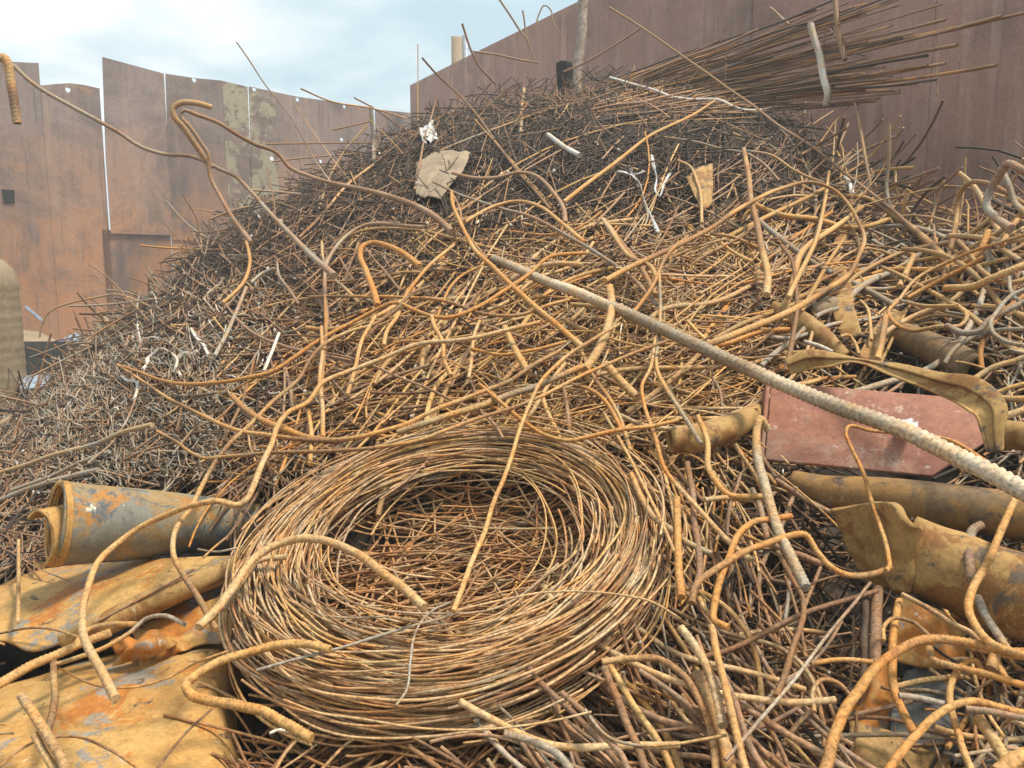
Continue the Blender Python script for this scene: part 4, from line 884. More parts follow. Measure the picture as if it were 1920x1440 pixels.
    H(5, [(1630, 600), (1480, 690), (1330, 792), (1215, 900), (1140, 1050), (1080, 1200), (1020, 1396), (950, 1580), (890, 1750), (830, 1890), (730, 2170)], 26, 'O', .75, 'straight orange bar plunging into the middle of the wire coil')
    H(5, [(1200, 590), (1000, 642), (800, 682), (500, 722), (300, 805), (150, 862), (20, 920), (-70, 1030), (-170, 1080), (-230, 1160), (-260, 1260), (-325, 1396), (-370, 1500), (-400, 1560), (-440, 1590), (-580, 1570), (-700, 1590), (-820, 1640), (-970, 1710), (-1110, 1800), (-1220, 1920), (-1275, 2060), (-1300, 2180), (-1295, 2280), (-1240, 2410), (-1185, 2520), (-1110, 2650)], 32, 'O', .74, 'long ochre bar winding over the grey tube to an end on the near sheet')
    H(5, [(20, 700), (32, 560), (25, 400), (40, 262), (85, 190), (150, 120), (240, 66), (340, 55), (440, 66), (560, 78)], 22, 'P', .84, 'brown arch standing above the dark wire, below the hairpin bar')
    H(5, [(10, 620), (12, 760), (0, 900), (10, 1050), (20, 1220)], 24, 'O', .79, 'upright orange bar crossing the V of long orange bars')
    H(5, [(712, 890), (680, 800), (672, 700), (620, 600), (612, 560)], 26, 'O', .80, 'short orange bar kinked down in the dense tangle')
    H(5, [(312, 505), (290, 410), (250, 310), (218, 240), (224, 188), (285, 164), (370, 182), (450, 222), (545, 292)], 30, 'O', .79, 'orange bar bent over like a cane above the tangle')
    H(5, [(730, 175), (600, 280), (520, 372), (470, 440), (420, 560), (365, 640), (350, 722)], 22, 'O', .80, 'orange bar leaning away from the bent cane bar')
    H(5, [(1010, 620), (1080, 760), (1145, 870)], 36, 'T', .80, 'thick tan stub between the crossing orange bars')
    H(5, [(1830, 690), (1800, 850), (1758, 940), (1770, 1050), (1820, 1200), (1880, 1396), (1960, 1500), (2090, 1640), (2200, 1760), (2350, 1900)], 26, 'O', .79, 'ochre bar snaking down over the tan dented pipe')
    H(5, [(1850, 330), (1855, 500), (1850, 650), (1835, 840), (1890, 960), (1980, 1100), (2080, 1260)], 24, 'T', .80, 'tan bar hanging straight from under the thick rebar')
    H(5, [(870, 930), (1000, 1042), (1120, 1142), (1230, 1212), (1340, 1236), (1450, 1222), (1650, 1178), (1800, 1160), (1950, 1130)], 25, 'O', .77, 'orange bar sagging in a bow above the back of the coil')
    H(5, [(1580, 405), (1592, 500), (1570, 620), (1500, 770), (1450, 850)], 44, 'T', .79, 'thick ribbed tan bar with blunt end under the thick rebar', 'r')
    H(5, [(830, 738), (1000, 770), (1150, 750), (1340, 700)], 20, 'O', .80, 'short orange bar bowed in the centre of the tangle')
    H(5, [(1440, 835), (1230, 922), (1060, 980), (850, 1058), (620, 1130), (420, 1190)], 36, 'T', .785, 'thick pale ribbed bar lying beside the long orange bar', 'r')
    H(5, [(1548, 1095), (1640, 1250), (1720, 1396), (1790, 1530), (1880, 1720), (1930, 1850)], 19, 'T', .78, 'straight pale bar coming down to the coil rim')
    H(5, [(1540, 30), (1610, 130), (1690, 240), (1800, 290), (1850, 372)], 26, 'T', .81, 'tan bar dropping behind the thick rebar near its middle')
    H(5, [(1430, 760), (1480, 870), (1560, 990), (1640, 1130), (1690, 1300)], 24, 'T', .8, 'tan bar slanting from the crossing toward the tan dented pipe')
    H(5, [(1380, 935), (1480, 965), (1570, 1040), (1620, 1130), (1640, 1180)], 24, 'O', .795, 'orange bar bent down beside the sagging bow')
    H(5, [(1560, 830), (1640, 920), (1740, 1010)], 46, 'T', .82, 'thick tan bar end above the tan dented pipe')
    H(5, [(1330, 940), (1350, 1050), (1360, 1200)], 24, 'B', .82, 'brown upright bar behind the sagging bow')
    H(5, [(1210, 980), (1240, 1090), (1320, 1230)], 26, 'T', .82, 'tan bar slanting behind the plunging orange bar')
    H(5, [(700, 720), (560, 700), (430, 700), (300, 770)], 16, 'B', .83, 'thin brown bar behind the snaking orange bar', 'b')
    H(5, [(870, 590), (850, 640), (830, 760), (815, 900)], 22, 'T', .81, 'short tan bar hanging under the snaking orange bar')
    H(5, [(-60, 455), (200, 450), (450, 460), (700, 480), (880, 545), (1100, 555), (1250, 500), (1360, 470)], 20, 'B', .81, 'brown bar wavering level across the heap under the cane')
    H(5, [(240, 180), (330, 290), (440, 420)], 13, 'P', .84, 'thin straight wire under the crook of the cane bar', 'w')
    H(5, [(300, 560), (230, 700), (190, 860), (150, 990)], 25, 'T', .79, 'pale tan stub hanging down with a cut end', 'r')
    H(5, [(0, 755), (200, 800), (400, 880), (600, 960), (740, 1030), (900, 1100), (960, 1160), (1000, 1230)], 16, 'P', .81, 'thin brown wire drooping toward the back of the coil', 'w')
    # --- left slope
    H(4, [(1755, 40), (1760, 130), (1800, 220), (1900, 310), (1960, 370)], 18, 'T', .86, 'pale wire curving down the dark wire slope', 'w')
    H(4, [(1230, 385), (1300, 465), (1400, 545), (1550, 605), (1700, 640), (1920, 690)], 20, 'P', .84, 'brown bar dipping across the fine wire slope')
    H(4, [(1345, 40), (1362, 140), (1330, 260), (1210, 375)], 22, 'O', .84, 'orange hook curled on the fine wire slope')
    H(4, [(1345, 290), (1280, 440), (1175, 665)], 24, 'G', .84, 'straight grey bar lying down the fine wire slope', 'b')
    H(4, [(1500, 180), (1420, 215), (1370, 260)], 20, 'G', .84, 'short grey bar touching the straight grey bar', 'b')
    H(4, [(1510, 150), (1520, 220), (1570, 290), (1630, 380)], 16, 'G', .86, 'thin grey wire looped beside the pale wire bundle', 'w')
    H(4, [(1525, 540), (1480, 640), (1438, 742)], 20, 'W', .82, 'white straight stub leaning over the snaking orange bar', 'p')
    H(4, [(760, 325), (745, 420), (755, 520), (775, 600)], 15, 'W', .93, 'thin white crooked strip standing at the heap edge', 'p')
    H(4, [(875, 615), (840, 650), (800, 670), (805, 705), (780, 740)], 24, 'W', .9, 'crooked white stub beside the tip of the snaking bar', 'p')
    H(4, [(1045, 515), (1070, 565), (1100, 590), (1135, 655)], 18, 'W', .9, 'slanting white stub above the snaking bar', 'p')
    H(4, [(935, 650), (970, 690), (960, 720), (985, 775)], 18, 'W', .9, 'smaller white stub nearest the dark hollow', 'p')
    H(4, [(985, 668), (1015, 640), (1045, 655), (1075, 635)], 22, 'W', .9, 'level white stub between two slanting stubs', 'p')
    H(4, [(660, 770), (700, 800), (745, 800), (750, 850), (730, 900)], 18, 'W', .9, 'bluish white stub under the tip of the snaking bar', 'p')
    H(4, [(830, 400), (740, 355), (640, 325), (520, 345), (380, 375), (270, 420), (230, 480), (215, 560)], 11, 'G', .95, 'thin pale wire arched over the yard below the fence', 'w')
    H(4, [(990, 320), (860, 400), (730, 470), (600, 560), (420, 650), (170, 775)], 12, 'T', .92, 'thin tan wire slanting from the yard up the slope', 'w')
    H(4, [(740, 890), (690, 1020), (640, 1100), (480, 1250)], 14, 'P', .86, 'thin brown bar lying down the grey wire slope', 'b')
    H(4, [(0, 1300), (140, 1255), (330, 1190), (500, 1145), (680, 1080), (830, 1040)], 26, 'G', .86, 'grey bar lying level on the fine wire near the tube', 'b')
    H(4, [(60, 1396), (250, 1330), (420, 1250), (600, 1180)], 22, 'G', .88, 'second grey bar lower on the fine wire near the tube', 'b')
    H(4, [(1290, 900), (1190, 1000), (1060, 1060), (940, 1200)], 14, 'P', .84, 'thin brown wire sloping under the long orange bar', 'w')
    H(4, [(1370, 950), (1380, 1060), (1390, 1180)], 14, 'P', .84, 'thin upright wire below the short thick orange bar', 'w')
    H(4, [(1550, 720), (1552, 850), (1548, 980)], 14, 'P', .84, 'thin upright wire between the V of orange bars', 'w')
    H(4, [(1680, 960), (1700, 1100), (1690, 1250)], 26, 'O', .79, 'short upright orange bar over the lowest long orange bar')
    H(4, [(1770, 330), (1780, 480), (1770, 640), (1755, 800), (1750, 960)], 22, 'B', .80, 'brown upright bar dropping from the brown arch')
    H(7, [(0, 190), (120, 150), (300, 90), (460, 50)], 26, 'G', .9, 'grey bar above the mouth of the grey tube', 'b')
    # --- near left corner
    H(7, [(1535, 886), (1450, 864), (1300, 864), (1150, 900), (1000, 952), (905, 1012), (862, 1055), (880, 1096), (960, 1122), (1100, 1142), (1200, 1172), (1320, 1232), (1455, 1298)], 42, 'O', .80, 'thick ochre bar bent back on itself beside the coil with a ribbed end')
    H(7, [(-60, 1080), (0, 1048), (120, 980), (240, 922), (400, 850), (520, 812)], 42, 'T', (.84, .88), 'thick tan ribbed bar entering from the picture edge over the near sheet')
    H(7, [(240, 962), (350, 932), (480, 882), (600, 812), (690, 742), (770, 733), (860, 775)], 22, 'T', .86, 'pale tan bar with a bent tip lying over the torn scrap')
    H(7, [(252, 945), (250, 1020), (258, 1110), (245, 1200), (212, 1285)], 30, 'T', .86, 'tan bar bent down over the near sheet')
    H(7, [(100, 1100), (200, 1262), (320, 1470), (380, 1580)], 44, 'T', .80, 'pale coarse ribbed rebar pointing up over the near sheet')
    H(7, [(160, 1290), (250, 1440), (330, 1570)], 36, 'T', .82, 'second pale rebar close under the coarse ribbed one')
    H(7, [(0, 1432), (100, 1350), (240, 1300), (380, 1300), (500, 1350), (650, 1445)], 14, 'B', .87, 'thin brown wire arched over the near sheet', 'w')
    H(7, [(275, 975), (430, 1050), (590, 1066), (780, 1020), (920, 945), (1060, 898)], 12, 'B', .88, 'thin wire sagging across the big near sheet', 'w')
    H(7, [(0, 812), (150, 786), (280, 800), (430, 855)], 12, 'B', .89, 'thin brown wire bowed over the buckled sheet', 'w')
    H(7, [(450, 758), (680, 640), (905, 515)], 12, 'B', .87, 'straight thin wire over the buckled orange sheet', 'w')
    H(7, [(730, 1445), (850, 1295), (990, 1165)], 13, 'B', .86, 'thin straight wire near the edge of the big near sheet', 'w')
    H(7, [(85, 378), (86, 560), (84, 765)], 18, 'T', .84, 'thin upright pale bar standing before the grey tube', 'b')
    H(7, [(340, 880), (400, 800), (520, 775), (640, 770)], 24, 'T', .88, 'short tan bar over the end of the folded pipe', 'r')
    H(8, [(912, 782), (780, 672), (640, 572), (520, 516), (400, 504), (290, 532), (200, 592), (120, 700), (60, 780), (-20, 860)], 36, 'T', .76, 'thick grey brown bar hooked over the rim of the wire coil')
    H(7, [(1330, 455), (1180, 490), (1120, 580), (1040, 700)], 28, 'G', .82, 'grey bar running beside the hooked bar over the coil rim', 'r')
    H(7, [(920, 420), (1000, 432), (1120, 412)], 10, 'W', .9, 'thin white wire under the grey tube', 'w')
    H(7, [(945, 460), (1000, 410), (1075, 350)], 11, 'T', .9, 'thin tan wire leaning on the grey tube', 'w')
    H(8, [(275, 1300), (310, 1285), (370, 1290)], 14, 'W', .84, 'small white sliver under the ribbed bar end', 'p')
    # --- near right
    H(6, [(1720, 1360), (1650, 1312), (1530, 1242), (1400, 1214), (1250, 1200), (1090, 1190), (955, 1176), (948, 1200), (970, 1260), (1010, 1340), (1050, 1430), (1085, 1560), (1130, 1690), (1170, 1800), (1185, 1880), (1190, 1930), (1170, 1950)], 23, 'O', .74, 'thin orange bar bent at the red plate and hanging to the crushed pipe')
    H(10, [(200, 745), (150, 690), (130, 640)], 24, 'T', .8, 'short orange stub by the pale grey pipe at the coil side')
    H(10, [(95, 675), (112, 595), (180, 532), (300, 455), (420, 402), (540, 362), (622, 354), (680, 430), (742, 500), (830, 542), (940, 536), (1015, 500)], 30, 'O', .76, 'orange bar waving from the coil to the crushed pipe')
    H(10, [(262, 785), (190, 742), (195, 690), (212, 610), (260, 470), (322, 342), (390, 292), (460, 284), (560, 268)], 30, 'O', .77, 'ochre bar bent twice below the waving orange bar')
    H(10, [(445, -130), (410, -190), (398, -130), (402, 0), (430, 110), (462, 235), (500, 352), (560, 470), (622, 602)], 42, 'T', .76, 'thick tan bar hanging straight from the corner of the red plate')
    H(10, [(695, 492), (610, 462), (540, 440), (470, 402)], 34, 'B', .80, 'brown bar stub crossing the thick hanging tan bar')
    H(10, [(490, 430), (560, 560), (605, 650), (612, 700), (565, 870), (522, 1010), (490, 1110)], 26, 'B', .80, 'brown bar hanging into the dark gap below the stub')
    H(10, [(690, 510), (640, 630), (612, 700)], 20, 'B', .82, 'thin brown bar joining the hanging bar in the dark gap')
    H(10, [(925, 580), (700, 852), (560, 1040), (370, 1262), (250, 1400)], 19, 'G', .78, 'straight pale grey bar across the dark gap below the crushed pipe', 'p')
    H(10, [(1600, 175), (1532, 330), (1462, 490), (1400, 605), (1384, 692), (1420, 792), (1500, 872), (1590, 905), (1660, 925)], 34, 'O', .76, 'bright orange bar curling down in front of the crushed pipe')
    H(10, [(690, 1520), (712, 1440), (760, 1282), (840, 1122), (940, 982), (1050, 892), (1160, 848), (1250, 842), (1400, 862), (1550, 896), (1680, 906)], 44, 'O', .78, 'thick ochre bar arched as a big hoop in the near corner')
    H(10, [(960, 1510), (1010, 1440), (1130, 1300), (1290, 1165), (1400, 1130), (1500, 1150), (1680, 1200)], 36, 'O', .79, 'orange bar rising from the near edge and bending level')
    H(10, [(1195, 875), (1200, 915), (1300, 962), (1450, 1002), (1680, 1075)], 34, 'O', .80, 'orange bar with a hooked tip under the big hoop')
    H(10, [(1445, 995), (1400, 942), (1350, 965), (1302, 1040), (1298, 1170), (1340, 1300), (1395, 1460)], 30, 'O', .82, 'orange bar curled round behind the level bend')
    H(10, [(1060, 655), (1022, 850), (1028, 1000), (1045, 1110), (1125, 1275)], 36, 'O', .84, 'ribbed orange bar upright against the orange plate')
    H(10, [(1388, 560), (1388, 420), (1402, 330), (1450, 308)], 40, 'G', .80, 'ribbed grey hook resting against the crushed pipe')
    H(10, [(1420, 650), (1480, 762), (1570, 900)], 38, 'G', .82, 'short grey brown bar beneath the bright orange curl')
    H(10, [(985, 850), (988, 780), (1020, 746), (1120, 762), (1205, 825)], 20, 'T', .82, 'thin tan bar bent over before the orange plate', 'b')
    H(10, [(1075, 630), (1200, 702), (1300, 765), (1400, 815), (1460, 880)], 24, 'T', .82, 'tan bar running along the underside of the crushed pipe')
    H(10, [(45, 785), (120, 890), (178, 1010), (208, 1110), (235, 1240)], 42, 'G', .80, 'pale worn bar leaving the side of the coil', 'r', ribs=True)
    H(10, [(180, 780), (222, 950), (272, 1150), (342, 1440), (380, 1560)], 36, 'O', .78, 'ochre bar running straight to the near edge below the coil')
    H(10, [(110, 1000), (172, 1150), (232, 1300), (275, 1460)], 60, 'T', .84, 'thickest tan bar in the swirl below the coil side')
    H(10, [(650, 955), (750, 940), (930, 945)], 24, 'O', .84, 'short level orange bar in the dark gap')
    H(10, [(900, 620), (898, 800), (892, 1040)], 34, 'D', .88, 'dark upright bar in the shadow of the crushed pipe', 'b')
    H(10, [(955, 600), (950, 780), (940, 960)], 46, 'B', .87, 'coarse ribbed upright bar in the shadow of the crushed pipe')
    H(10, [(660, 1180), (656, 1080), (690, 1035), (770, 1045), (830, 1100)], 22, 'T', .84, 'small tan loop deep in the dark gap', 'b')
    H(10, [(1055, 1105), (1150, 1110), (1270, 1140)], 30, 'G', .80, 'short ribbed grey bar against the dull grey plate')
    H(10, [(1365, 1170), (1480, 1180), (1680, 1220)], 34, 'G', .79, 'ribbed grey bar level under the bent orange bar')
    H(10, [(1430, 1210), (1490, 1300), (1570, 1420)], 52, 'T', .82, 'thick tan bar slanting to the near edge by the grey plate')
    H(10, [(1510, 1460), (1600, 1405), (1700, 1360)], 66, 'O', .80, 'thickest ochre bar cut off at the corner of the picture')
    H(10, [(1480, 980), (1500, 930), (1510, 880)], 46, 'B', .84, 'dark brown stub below the bright orange curl')
    H(9, [(720, 1005), (830, 988), (950, 1000), (1050, 1052), (1112, 1150), (1162, 1300), (1190, 1470)], 30, 'T', .83, 'tan bar bowed in a wide arc below the coil')
    H(9, [(725, 1035), (800, 1200), (855, 1335), (905, 1460)], 32, 'B', .82, 'ribbed brown bar slanting out from under the coil')
    H(9, [(555, 1135), (650, 1222), (730, 1310), (800, 1390), (830, 1470)], 26, 'P', .82, 'brown bar leaving the underside of the coil')
    H(9, [(650, 1200), (700, 1270), (760, 1322), (860, 1347), (1000, 1342), (1225, 1308)], 14, 'G', .81, 'thin grey wire swinging below the coil', 'w')
    H(9, [(320, 1300), (440, 1330), (540, 1390), (600, 1460)], 34, 'G', .84, 'pale grey bar bent at the near edge below the coil')
    H(9, [(1020, 335), (1030, 500), (1040, 745)], 30, 'O', .80, 'upright ribbed bar standing just beyond the coil rim')
    H(9, [(1068, 195), (1100, 440), (1112, 640), (1082, 765)], 26, 'P', .81, 'brown bar hanging beside the upright ribbed bar')
    H(9, [(875, 150), (942, 205), (970, 330), (958, 430)], 12, 'P', .84, 'thin wire curled over the top of the coil rim', 'w')
    H(9, [(830, 240), (950, 430), (1050, 505), (1165, 562)], 26, 'T', .81, 'pale bar end poking out past the coil rim')
    H(9, [(1110, 0), (1150, 100), (1160, 225), (1230, 320), (1385, 330)], 24, 'O', .81, 'orange bar dropping over the tan dented pipe')
    H(9, [(1140, 342), (1260, 336), (1385, 342)], 22, 'T', .82, 'short level bar under the tan dented pipe')
    H(9, [(1330, 300), (1370, 400), (1400, 520)], 24, 'P', .82, 'short brown bar beside the thick hanging tan bar')


traced()


# ------------------------------------------------------------------ the straight bundle and the tangle
def bundle():
    base = dict(cat='bar')
    ends = [((0, 350), (490, 160)), ((-60, 395), (690, 135)), ((0, 460), (860, 140)), ((40, 470), (1080, 228)), ((100, 480), (1550, 152)), ((200, 520), (1560, 240)), ((200, 560), (1500, 345)),
            ((300, 575), (1770, 355)), ((300, 595), (1250, 487)), ((380, 600), (1140, 530)), ((350, 582), (895, 567)), ((250, 440), (1935, 65)), ((330, 450), (1800, 88)), ((60, 600), (900, 470))]
    n = 0
    for (a, b) in ends:
        x = np.linspace(a[0] - rng.uniform(100, 420), b[0], 5); y = a[1] + (b[1] - a[1]) * (x - a[0]) / (b[0] - a[0]) + rng.normal(0, 5, 5)
        H(3, list(zip(x, y)), rng.uniform(10, 14), 'P' if n % 3 == 0 else 'B', rng.uniform(.90, .95), 'straight thin rusty bar in the fanned bundle before the maroon wall', 'b', 'bars of the fanned bundle'); n += 1
    for i in range(98):
        u = rng.uniform(0, 1); x0 = rng.uniform(-420, 250); y0 = 380 + 240 * u + rng.normal(0, 12) - .18 * x0; L = rng.uniform(550, 1350); a = R(-23 + 21 * u + rng.normal(0, 2.2))
        t = np.linspace(0, 1, 5); H(3, list(zip(x0 + L * t * math.cos(a), y0 + L * t * math.sin(a) + rng.normal(0, 5, 5))), rng.uniform(7, 13), 'BDBPB'[i % 5], rng.uniform(.90, .97), 'straight thin rusty bar in the fanned bundle before the maroon wall', 'b', 'bars of the fanned bundle')


bundle()


def tangle_curves(N, box, ln, wd, curv, ang, pal, kr, poly=None, M=14, wig=0.05, tilt=.03, deep=0.0):
    """N bars lying on the heap: box of photo pixels, length and width there in pixels"""
    out = []; x0, x1, y0, y1 = box; tries = 0
    while len(out) < N and tries < N * 30:
        tries += 1; px, py = rng.uniform(x0, x1), rng.uniform(y0, y1)
        if py < sil(px) + rng.exponential(9) - 6: continue
        if poly is not None and not poly(px, py): continue
        if kr[0] < 1.0 and hollow(px, py) and rng.uniform() < .82: continue
        L = rng.uniform(*ln) * rng.uniform(.6, 1.2); a = R(rng.normal(*ang)) if ang[1] < 90 else rng.uniform(0, math.pi)
        n = M; s = np.linspace(-.5, .5, n); kap = rng.normal(0, curv); th = a + kap * s + curv * .5 * smooth1(n, 2) + wig * smooth1(n, 6)
        dx = np.cos(th) * L / n; dy = np.sin(th) * L / n; x = np.cumsum(dx); y = np.cumsum(dy); x += px - x.mean(); y += py - y.mean()
        if y0 < 330 and (y < sil(x) - 45).any(): continue
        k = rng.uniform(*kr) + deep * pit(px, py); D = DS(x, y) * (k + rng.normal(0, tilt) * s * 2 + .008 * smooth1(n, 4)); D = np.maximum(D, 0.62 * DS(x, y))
        D = np.convolve(np.pad(D, 2, mode='edge'), np.ones(5) / 5, 'valid')
        w = rng.uniform(*wd) ; fam = PAL[pal[rng.integers(len(pal))]]
        if 'D' in pal and w < 4 and ((px - 1080) / 330)**2 + ((py - 315) / 115)**2 < 1 and rng.uniform() < .7: fam = PAL['D']   # thin wire in this ellipse mostly takes the darkest colours
        c = np.array(fam[rng.integers(3)]) * rng.uniform(.8, 1.15)
        out.append((pt(x, y, D), .5 * w * D.mean() / F, c, w))
    return out


def stuff(name, label, cv, K=4, kind='stuff', cat='wire'):
    M = max(len(c[0]) for c in cv); P = np.stack([c[0] if len(c[0]) == M else resample(c[0], M)[0] for c in cv]); r = np.array([c[1] for c in cv]); V, Q, C = tubes(P, r, K)
    ctr = P.reshape(-1, 3).mean(0); cc = np.repeat(np.array([c[2] for c in cv]), P.shape[1] * K, axis=0)
    tag(link(name, raw_mesh(name, V - ctr, Q, [C], cc), M_ROD, None, ctr), label, cat, kind=kind)


def singles(cv, label, group):
    for P, r, c, w in cv:
        n = 40; q = resample(catmull3(P), n)[0]; V, Q, C = tubes(q[None], np.array([r]), 7); ctr = q.mean(0)
        f = (smooth1(n, 4) * .5 + .5)[:, None]; cc = np.repeat(c * (0.85 + .3 * f), 7, axis=0)
        tag(link('steel_bar', raw_mesh('steel_bar', V - ctr, Q, [C], cc), M_ROD, None, ctr), label, 'bar', group)


out_coil = lambda x, y: not in_coil(x, y, .98)


def build_tangle():
    T = tangle_curves
    plate = lambda x, y: (1420 < x < 1870 and 655 < y < 900) or (1530 < x and 880 < y < 1190) or (1590 < x < 1825 and y > 1180)
    # fine grey-brown wire on the low slope
    low = lambda x, y: y > sil(x) - 5 and (x < 640) and not (x > 60 and 895 < y and x < 515 and y < 1070) and not (y > 1060 and x < 460) and out_coil(x, y)
    cv = T(5200, (-260, 660, 540, 1130), (50, 170), (1.8, 4.2), .6, (10, 95), 'GBBPDGP', (.95, 1.06), low)
    cv += T(1100, (-260, 600, 560, 1080), (130, 360), (2, 4.6), .35, (-25, 30), 'GBPPD', (.93, 1.02), low)
    cv += T(1700, (60, 420, 640, 960), (25, 90), (1.8, 3.6), .9, (10, 95), 'GGGP', (.92, .98), low)
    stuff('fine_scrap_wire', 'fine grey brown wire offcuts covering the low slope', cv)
    # dark wire under the crest
    up = lambda x, y: y < 640 - max(0, x - 700) * .35
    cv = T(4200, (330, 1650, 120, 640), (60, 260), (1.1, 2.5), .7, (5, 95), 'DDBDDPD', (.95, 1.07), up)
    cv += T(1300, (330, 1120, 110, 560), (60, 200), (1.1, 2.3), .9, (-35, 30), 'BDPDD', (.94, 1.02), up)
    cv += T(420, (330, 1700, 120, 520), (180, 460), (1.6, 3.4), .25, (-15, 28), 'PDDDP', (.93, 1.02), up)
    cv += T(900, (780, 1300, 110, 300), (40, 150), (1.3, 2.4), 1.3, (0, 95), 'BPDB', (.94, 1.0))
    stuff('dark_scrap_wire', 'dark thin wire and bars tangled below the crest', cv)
    # the orange-tan mass in the middle
    mid = lambda x, y: out_coil(x, y) and y > 400 + 0.0003 * (x - 1080)**2 and not plate(x, y)
    ctr = lambda x, y: mid(x, y) and x > 640 + abs(y - 560) * .5
    cv = T(1500, (620, 1520, 400, 860), (90, 360), (1.8, 3.8), .9, (-5, 36), 'TPTBTDT', (.96, 1.10), ctr, wig=.07)
    cv += T(500, (620, 1520, 400, 860), (60, 260), (1.8, 3.6), 1.0, (0, 95), 'TPTBDT', (.95, 1.08), ctr)
    cv += T(240, (600, 1560, 420, 860), (350, 900), (2.6, 5), .8, (-8, 28), 'TTOPT', (.94, 1.05), ctr, wig=.05, M=20)
    cv += T(1500, (900, 1500, 420, 700), (50, 190), (1.8, 4.0), 1.2, (10, 50), 'TTTGCB', (.94, 1.04), mid, wig=.10)
    cv += T(330, (640, 1500, 420, 800), (200, 560), (2.6, 5.5), .6, (-12, 24), 'TTOPB', (.91, 1.0), mid)
    cv += T(160, (430, 900, 560, 880), (200, 560), (3, 6.5), .5, (-20, 30), 'TPOB', (.91, 1.0), mid)
    cv += T(1300, (400, 900, 420, 880), (100, 380), (1.6, 3.8), .6, (0, 95), 'DBPDDB', (.96, 1.08), mid)
    cv += T(200, (400, 900, 420, 880), (120, 360), (2, 4.6), .4, (0, 60), 'PGTB', (.94, 1.02), mid)
    stuff('tangled_bars', 'dense mass of short bent tan and orange bars', cv, 5, cat='bar')
    # right-hand tangle
    cv = T(800, (1430, 2080, 330, 780), (160, 600), (3, 6.5), 1.0, (-12, 32), 'TTGPBDD', (.94, 1.09), lambda x, y: not plate(x, y) and y > sil(x) + 22, wig=.08)
    stuff('tangled_bars', 'bent tan bars massed before the maroon wall', cv, 5, cat='bar')
    # gaps in the near right, bars deep down
    gap = lambda x, y: out_coil(x, y) and not plate(x, y)
    cv = T(560, (1180, 1990, 800, 1520), (200, 760), (2.6, 6), .35, (40, 60), 'DDBDPB', (1.02, 1.16), gap, tilt=.05, deep=.16)  # palette weighted dark, shade of the gap put into the bars' colour
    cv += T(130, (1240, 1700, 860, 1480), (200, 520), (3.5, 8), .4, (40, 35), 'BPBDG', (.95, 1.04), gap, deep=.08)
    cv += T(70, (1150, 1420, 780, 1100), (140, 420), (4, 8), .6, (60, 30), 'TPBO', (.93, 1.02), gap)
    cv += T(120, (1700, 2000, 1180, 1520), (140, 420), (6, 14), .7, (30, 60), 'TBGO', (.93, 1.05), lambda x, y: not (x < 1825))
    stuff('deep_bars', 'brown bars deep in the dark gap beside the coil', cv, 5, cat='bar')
    # swirl of smooth bars at the near edge
    sw = lambda x, y: not in_coil(x, y, 1.10) and y > 1100 + (x < 1000) * 270 and x < 1330 + (y - 1100) * .8
    cv = T(230, (900, 1560, 1130, 1560), (300, 900), (5, 11), .8, (44, 24), 'BTPGBP', (.93, 1.06), sw, M=20)
    cv += T(260, (900, 1600, 1130, 1560), (120, 420), (3, 7), .4, (40, 95), 'BDPD', (1.0, 1.14), sw)
    stuff('swirling_bars', 'smooth brown bars swirling along the near edge below the coil', cv, 6, cat='bar')
    # under everything near the sheets
    cv = T(500, (380, 640, 830, 1180), (60, 240), (2.5, 5), .6, (-40, 40), 'BPTG', (.95, 1.06), lambda x, y: out_coil(x, y) and not (x < 515 and y > 895))
    stuff('scrap_wire', 'short brown wires between the grey tube and the coil', cv)
    # the larger of the anonymous bars, one by one
    singles(T(34, (620, 1450, 440, 800), (260, 560), (6, 10), .9, (-10, 24), 'TOTT', (.89, .96), mid, M=12), 'rusty curved bar amid the dense orange mass above the coil', 'curved bars of the middle mass')
    singles(T(26, (1480, 1960, 380, 640), (240, 520), (7, 12), 1.0, (-12, 30), 'TTGO', (.87, .95), lambda x, y: not plate(x, y) and y > sil(x) + 50, M=12), 'tan bent bar amid the tangle under the maroon wall', 'bent bars under the maroon wall')
    singles(T(22, (1240, 1600, 860, 1440), (260, 560), (7, 11), .4, (50, 35), 'BPDP', (.92, 1.02), gap, M=12, deep=.08), 'brown bar lying across the dark gap beside the coil', 'bars across the dark gap')
    singles(T(22, (980, 1480, 1200, 1470), (300, 620), (9, 15), .6, (45, 18), 'TBPT', (.88, .96), sw, M=12), 'smooth tan bar in the swirl at the near edge below the coil', 'swirl bars at the near edge')
    # the heap goes on outside the picture
    cv = T(2600, (-480, 60, 640, 1650), (70, 300), (2, 5), .6, (10, 60), 'BDPGBT', (.95, 1.08), lambda x, y: x < -90)
    cv += T(1900, (1900, 2390, 330, 1650), (120, 460), (3, 8), .7, (10, 60), 'BTPDBG', (.94, 1.10))
    cv += T(500, (400, 1950, 1440, 1700), (100, 400), (3, 8), .6, (30, 60), 'BDPT', (.98, 1.10))
    stuff('outer_scrap_wire', 'brown wire and bars covering the flanks of the heap', cv)
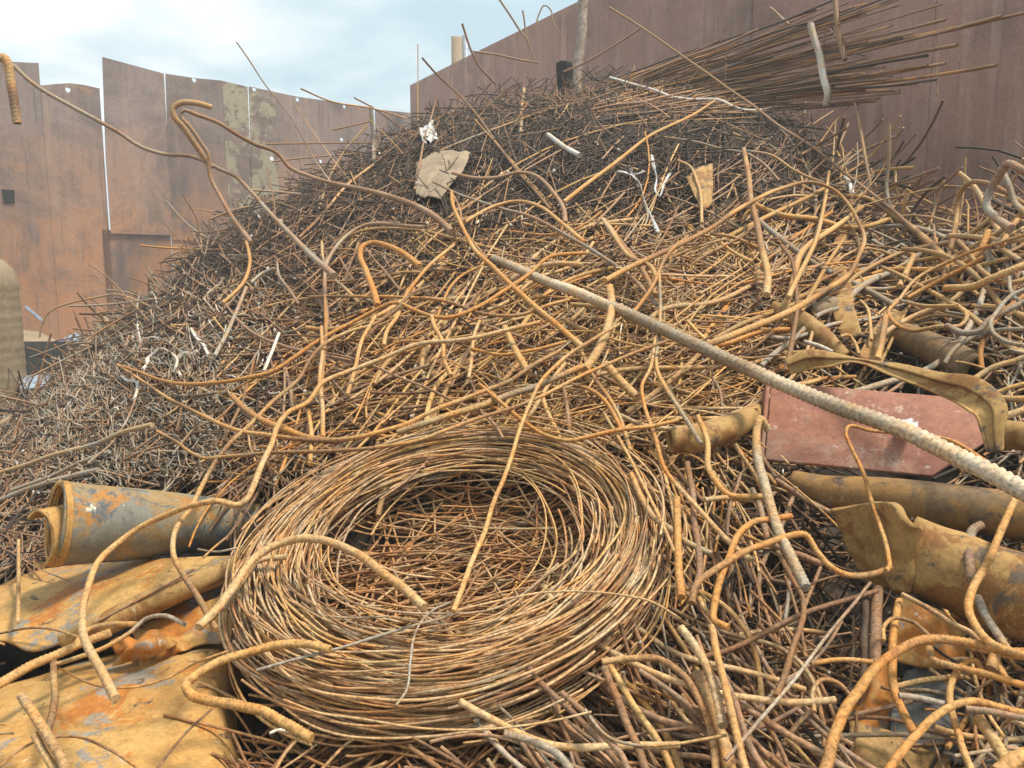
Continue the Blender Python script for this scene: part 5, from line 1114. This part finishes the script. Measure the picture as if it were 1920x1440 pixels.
    # bright chips
    cv = T(240, (-50, 1200, 260, 980), (3, 9), (2.5, 6), .5, (0, 95), 'WGW', (.90, .96), out_coil, M=4)
    cv += T(60, (1200, 1900, 300, 1400), (4, 10), (3, 7), .5, (0, 95), 'WG', (.9, .98), M=4)
    cv += T(170, (90, 520, 540, 780), (14, 60), (1.8, 3.6), .9, (60, 95), 'WGC', (.92, .97), M=6)
    stuff('bright_chips', 'small bright chips of metal and plastic scattered over the heap', cv, 4, cat='chips')


build_tangle()


def yard_scrap():
    cv = []
    for i in range(900):
        px, py = rng.uniform(-60, 300), rng.uniform(612, 745); d = pt(px, py, 1.0) - CAM; q = CAM + d * (1.70 / -d[2]); a = rng.uniform(0, 3.14); L = rng.uniform(.12, .7); n = 10; t = np.linspace(-.5, .5, n)
        c = q + np.c_[t * L * math.cos(a), t * L * math.sin(a), .03 + .18 * rng.uniform(0, 1) + t * L * rng.normal(0, .35) + .02 * smooth1(n, 3)]; c[:, 2] = np.maximum(c[:, 2], .01)
        cv.append((c, rng.uniform(.004, .022), np.array(PAL['DDBGPW'[rng.integers(6)]][rng.integers(3)]), 5))
    stuff('yard_scrap', 'dark mixed scrap lying on the yard below the fence', cv, 5, cat='scrap')


yard_scrap()


def build_haze():
    x0, x1, y0, y1, z0, z1 = -40, 40, -6, 60, -1.0, 9.0
    V = [(x, y, z) for z in (z0, z1) for y in (y0, y1) for x in (x0, x1)]
    me = raw_mesh('haze', V, [[0, 2, 3, 1], [4, 5, 7, 6], [0, 1, 5, 4], [2, 6, 7, 3], [0, 4, 6, 2], [1, 3, 7, 5]], smooth=False)
    m = bpy.data.materials.new('air'); m.use_nodes = True; nt = m.node_tree; nt.nodes.clear()
    o = nt.nodes.new('ShaderNodeOutputMaterial'); v = nt.nodes.new('ShaderNodeVolumePrincipled'); v.inputs['Color'].default_value = (.90, .90, .90, 1); v.inputs['Density'].default_value = HAZE
    nt.links.new(v.outputs[0], o.inputs['Volume']); tag(link('haze', me, m), 'thin bright haze over the scrapyard', kind='stuff')


HAZE = 0.0075
build_haze()
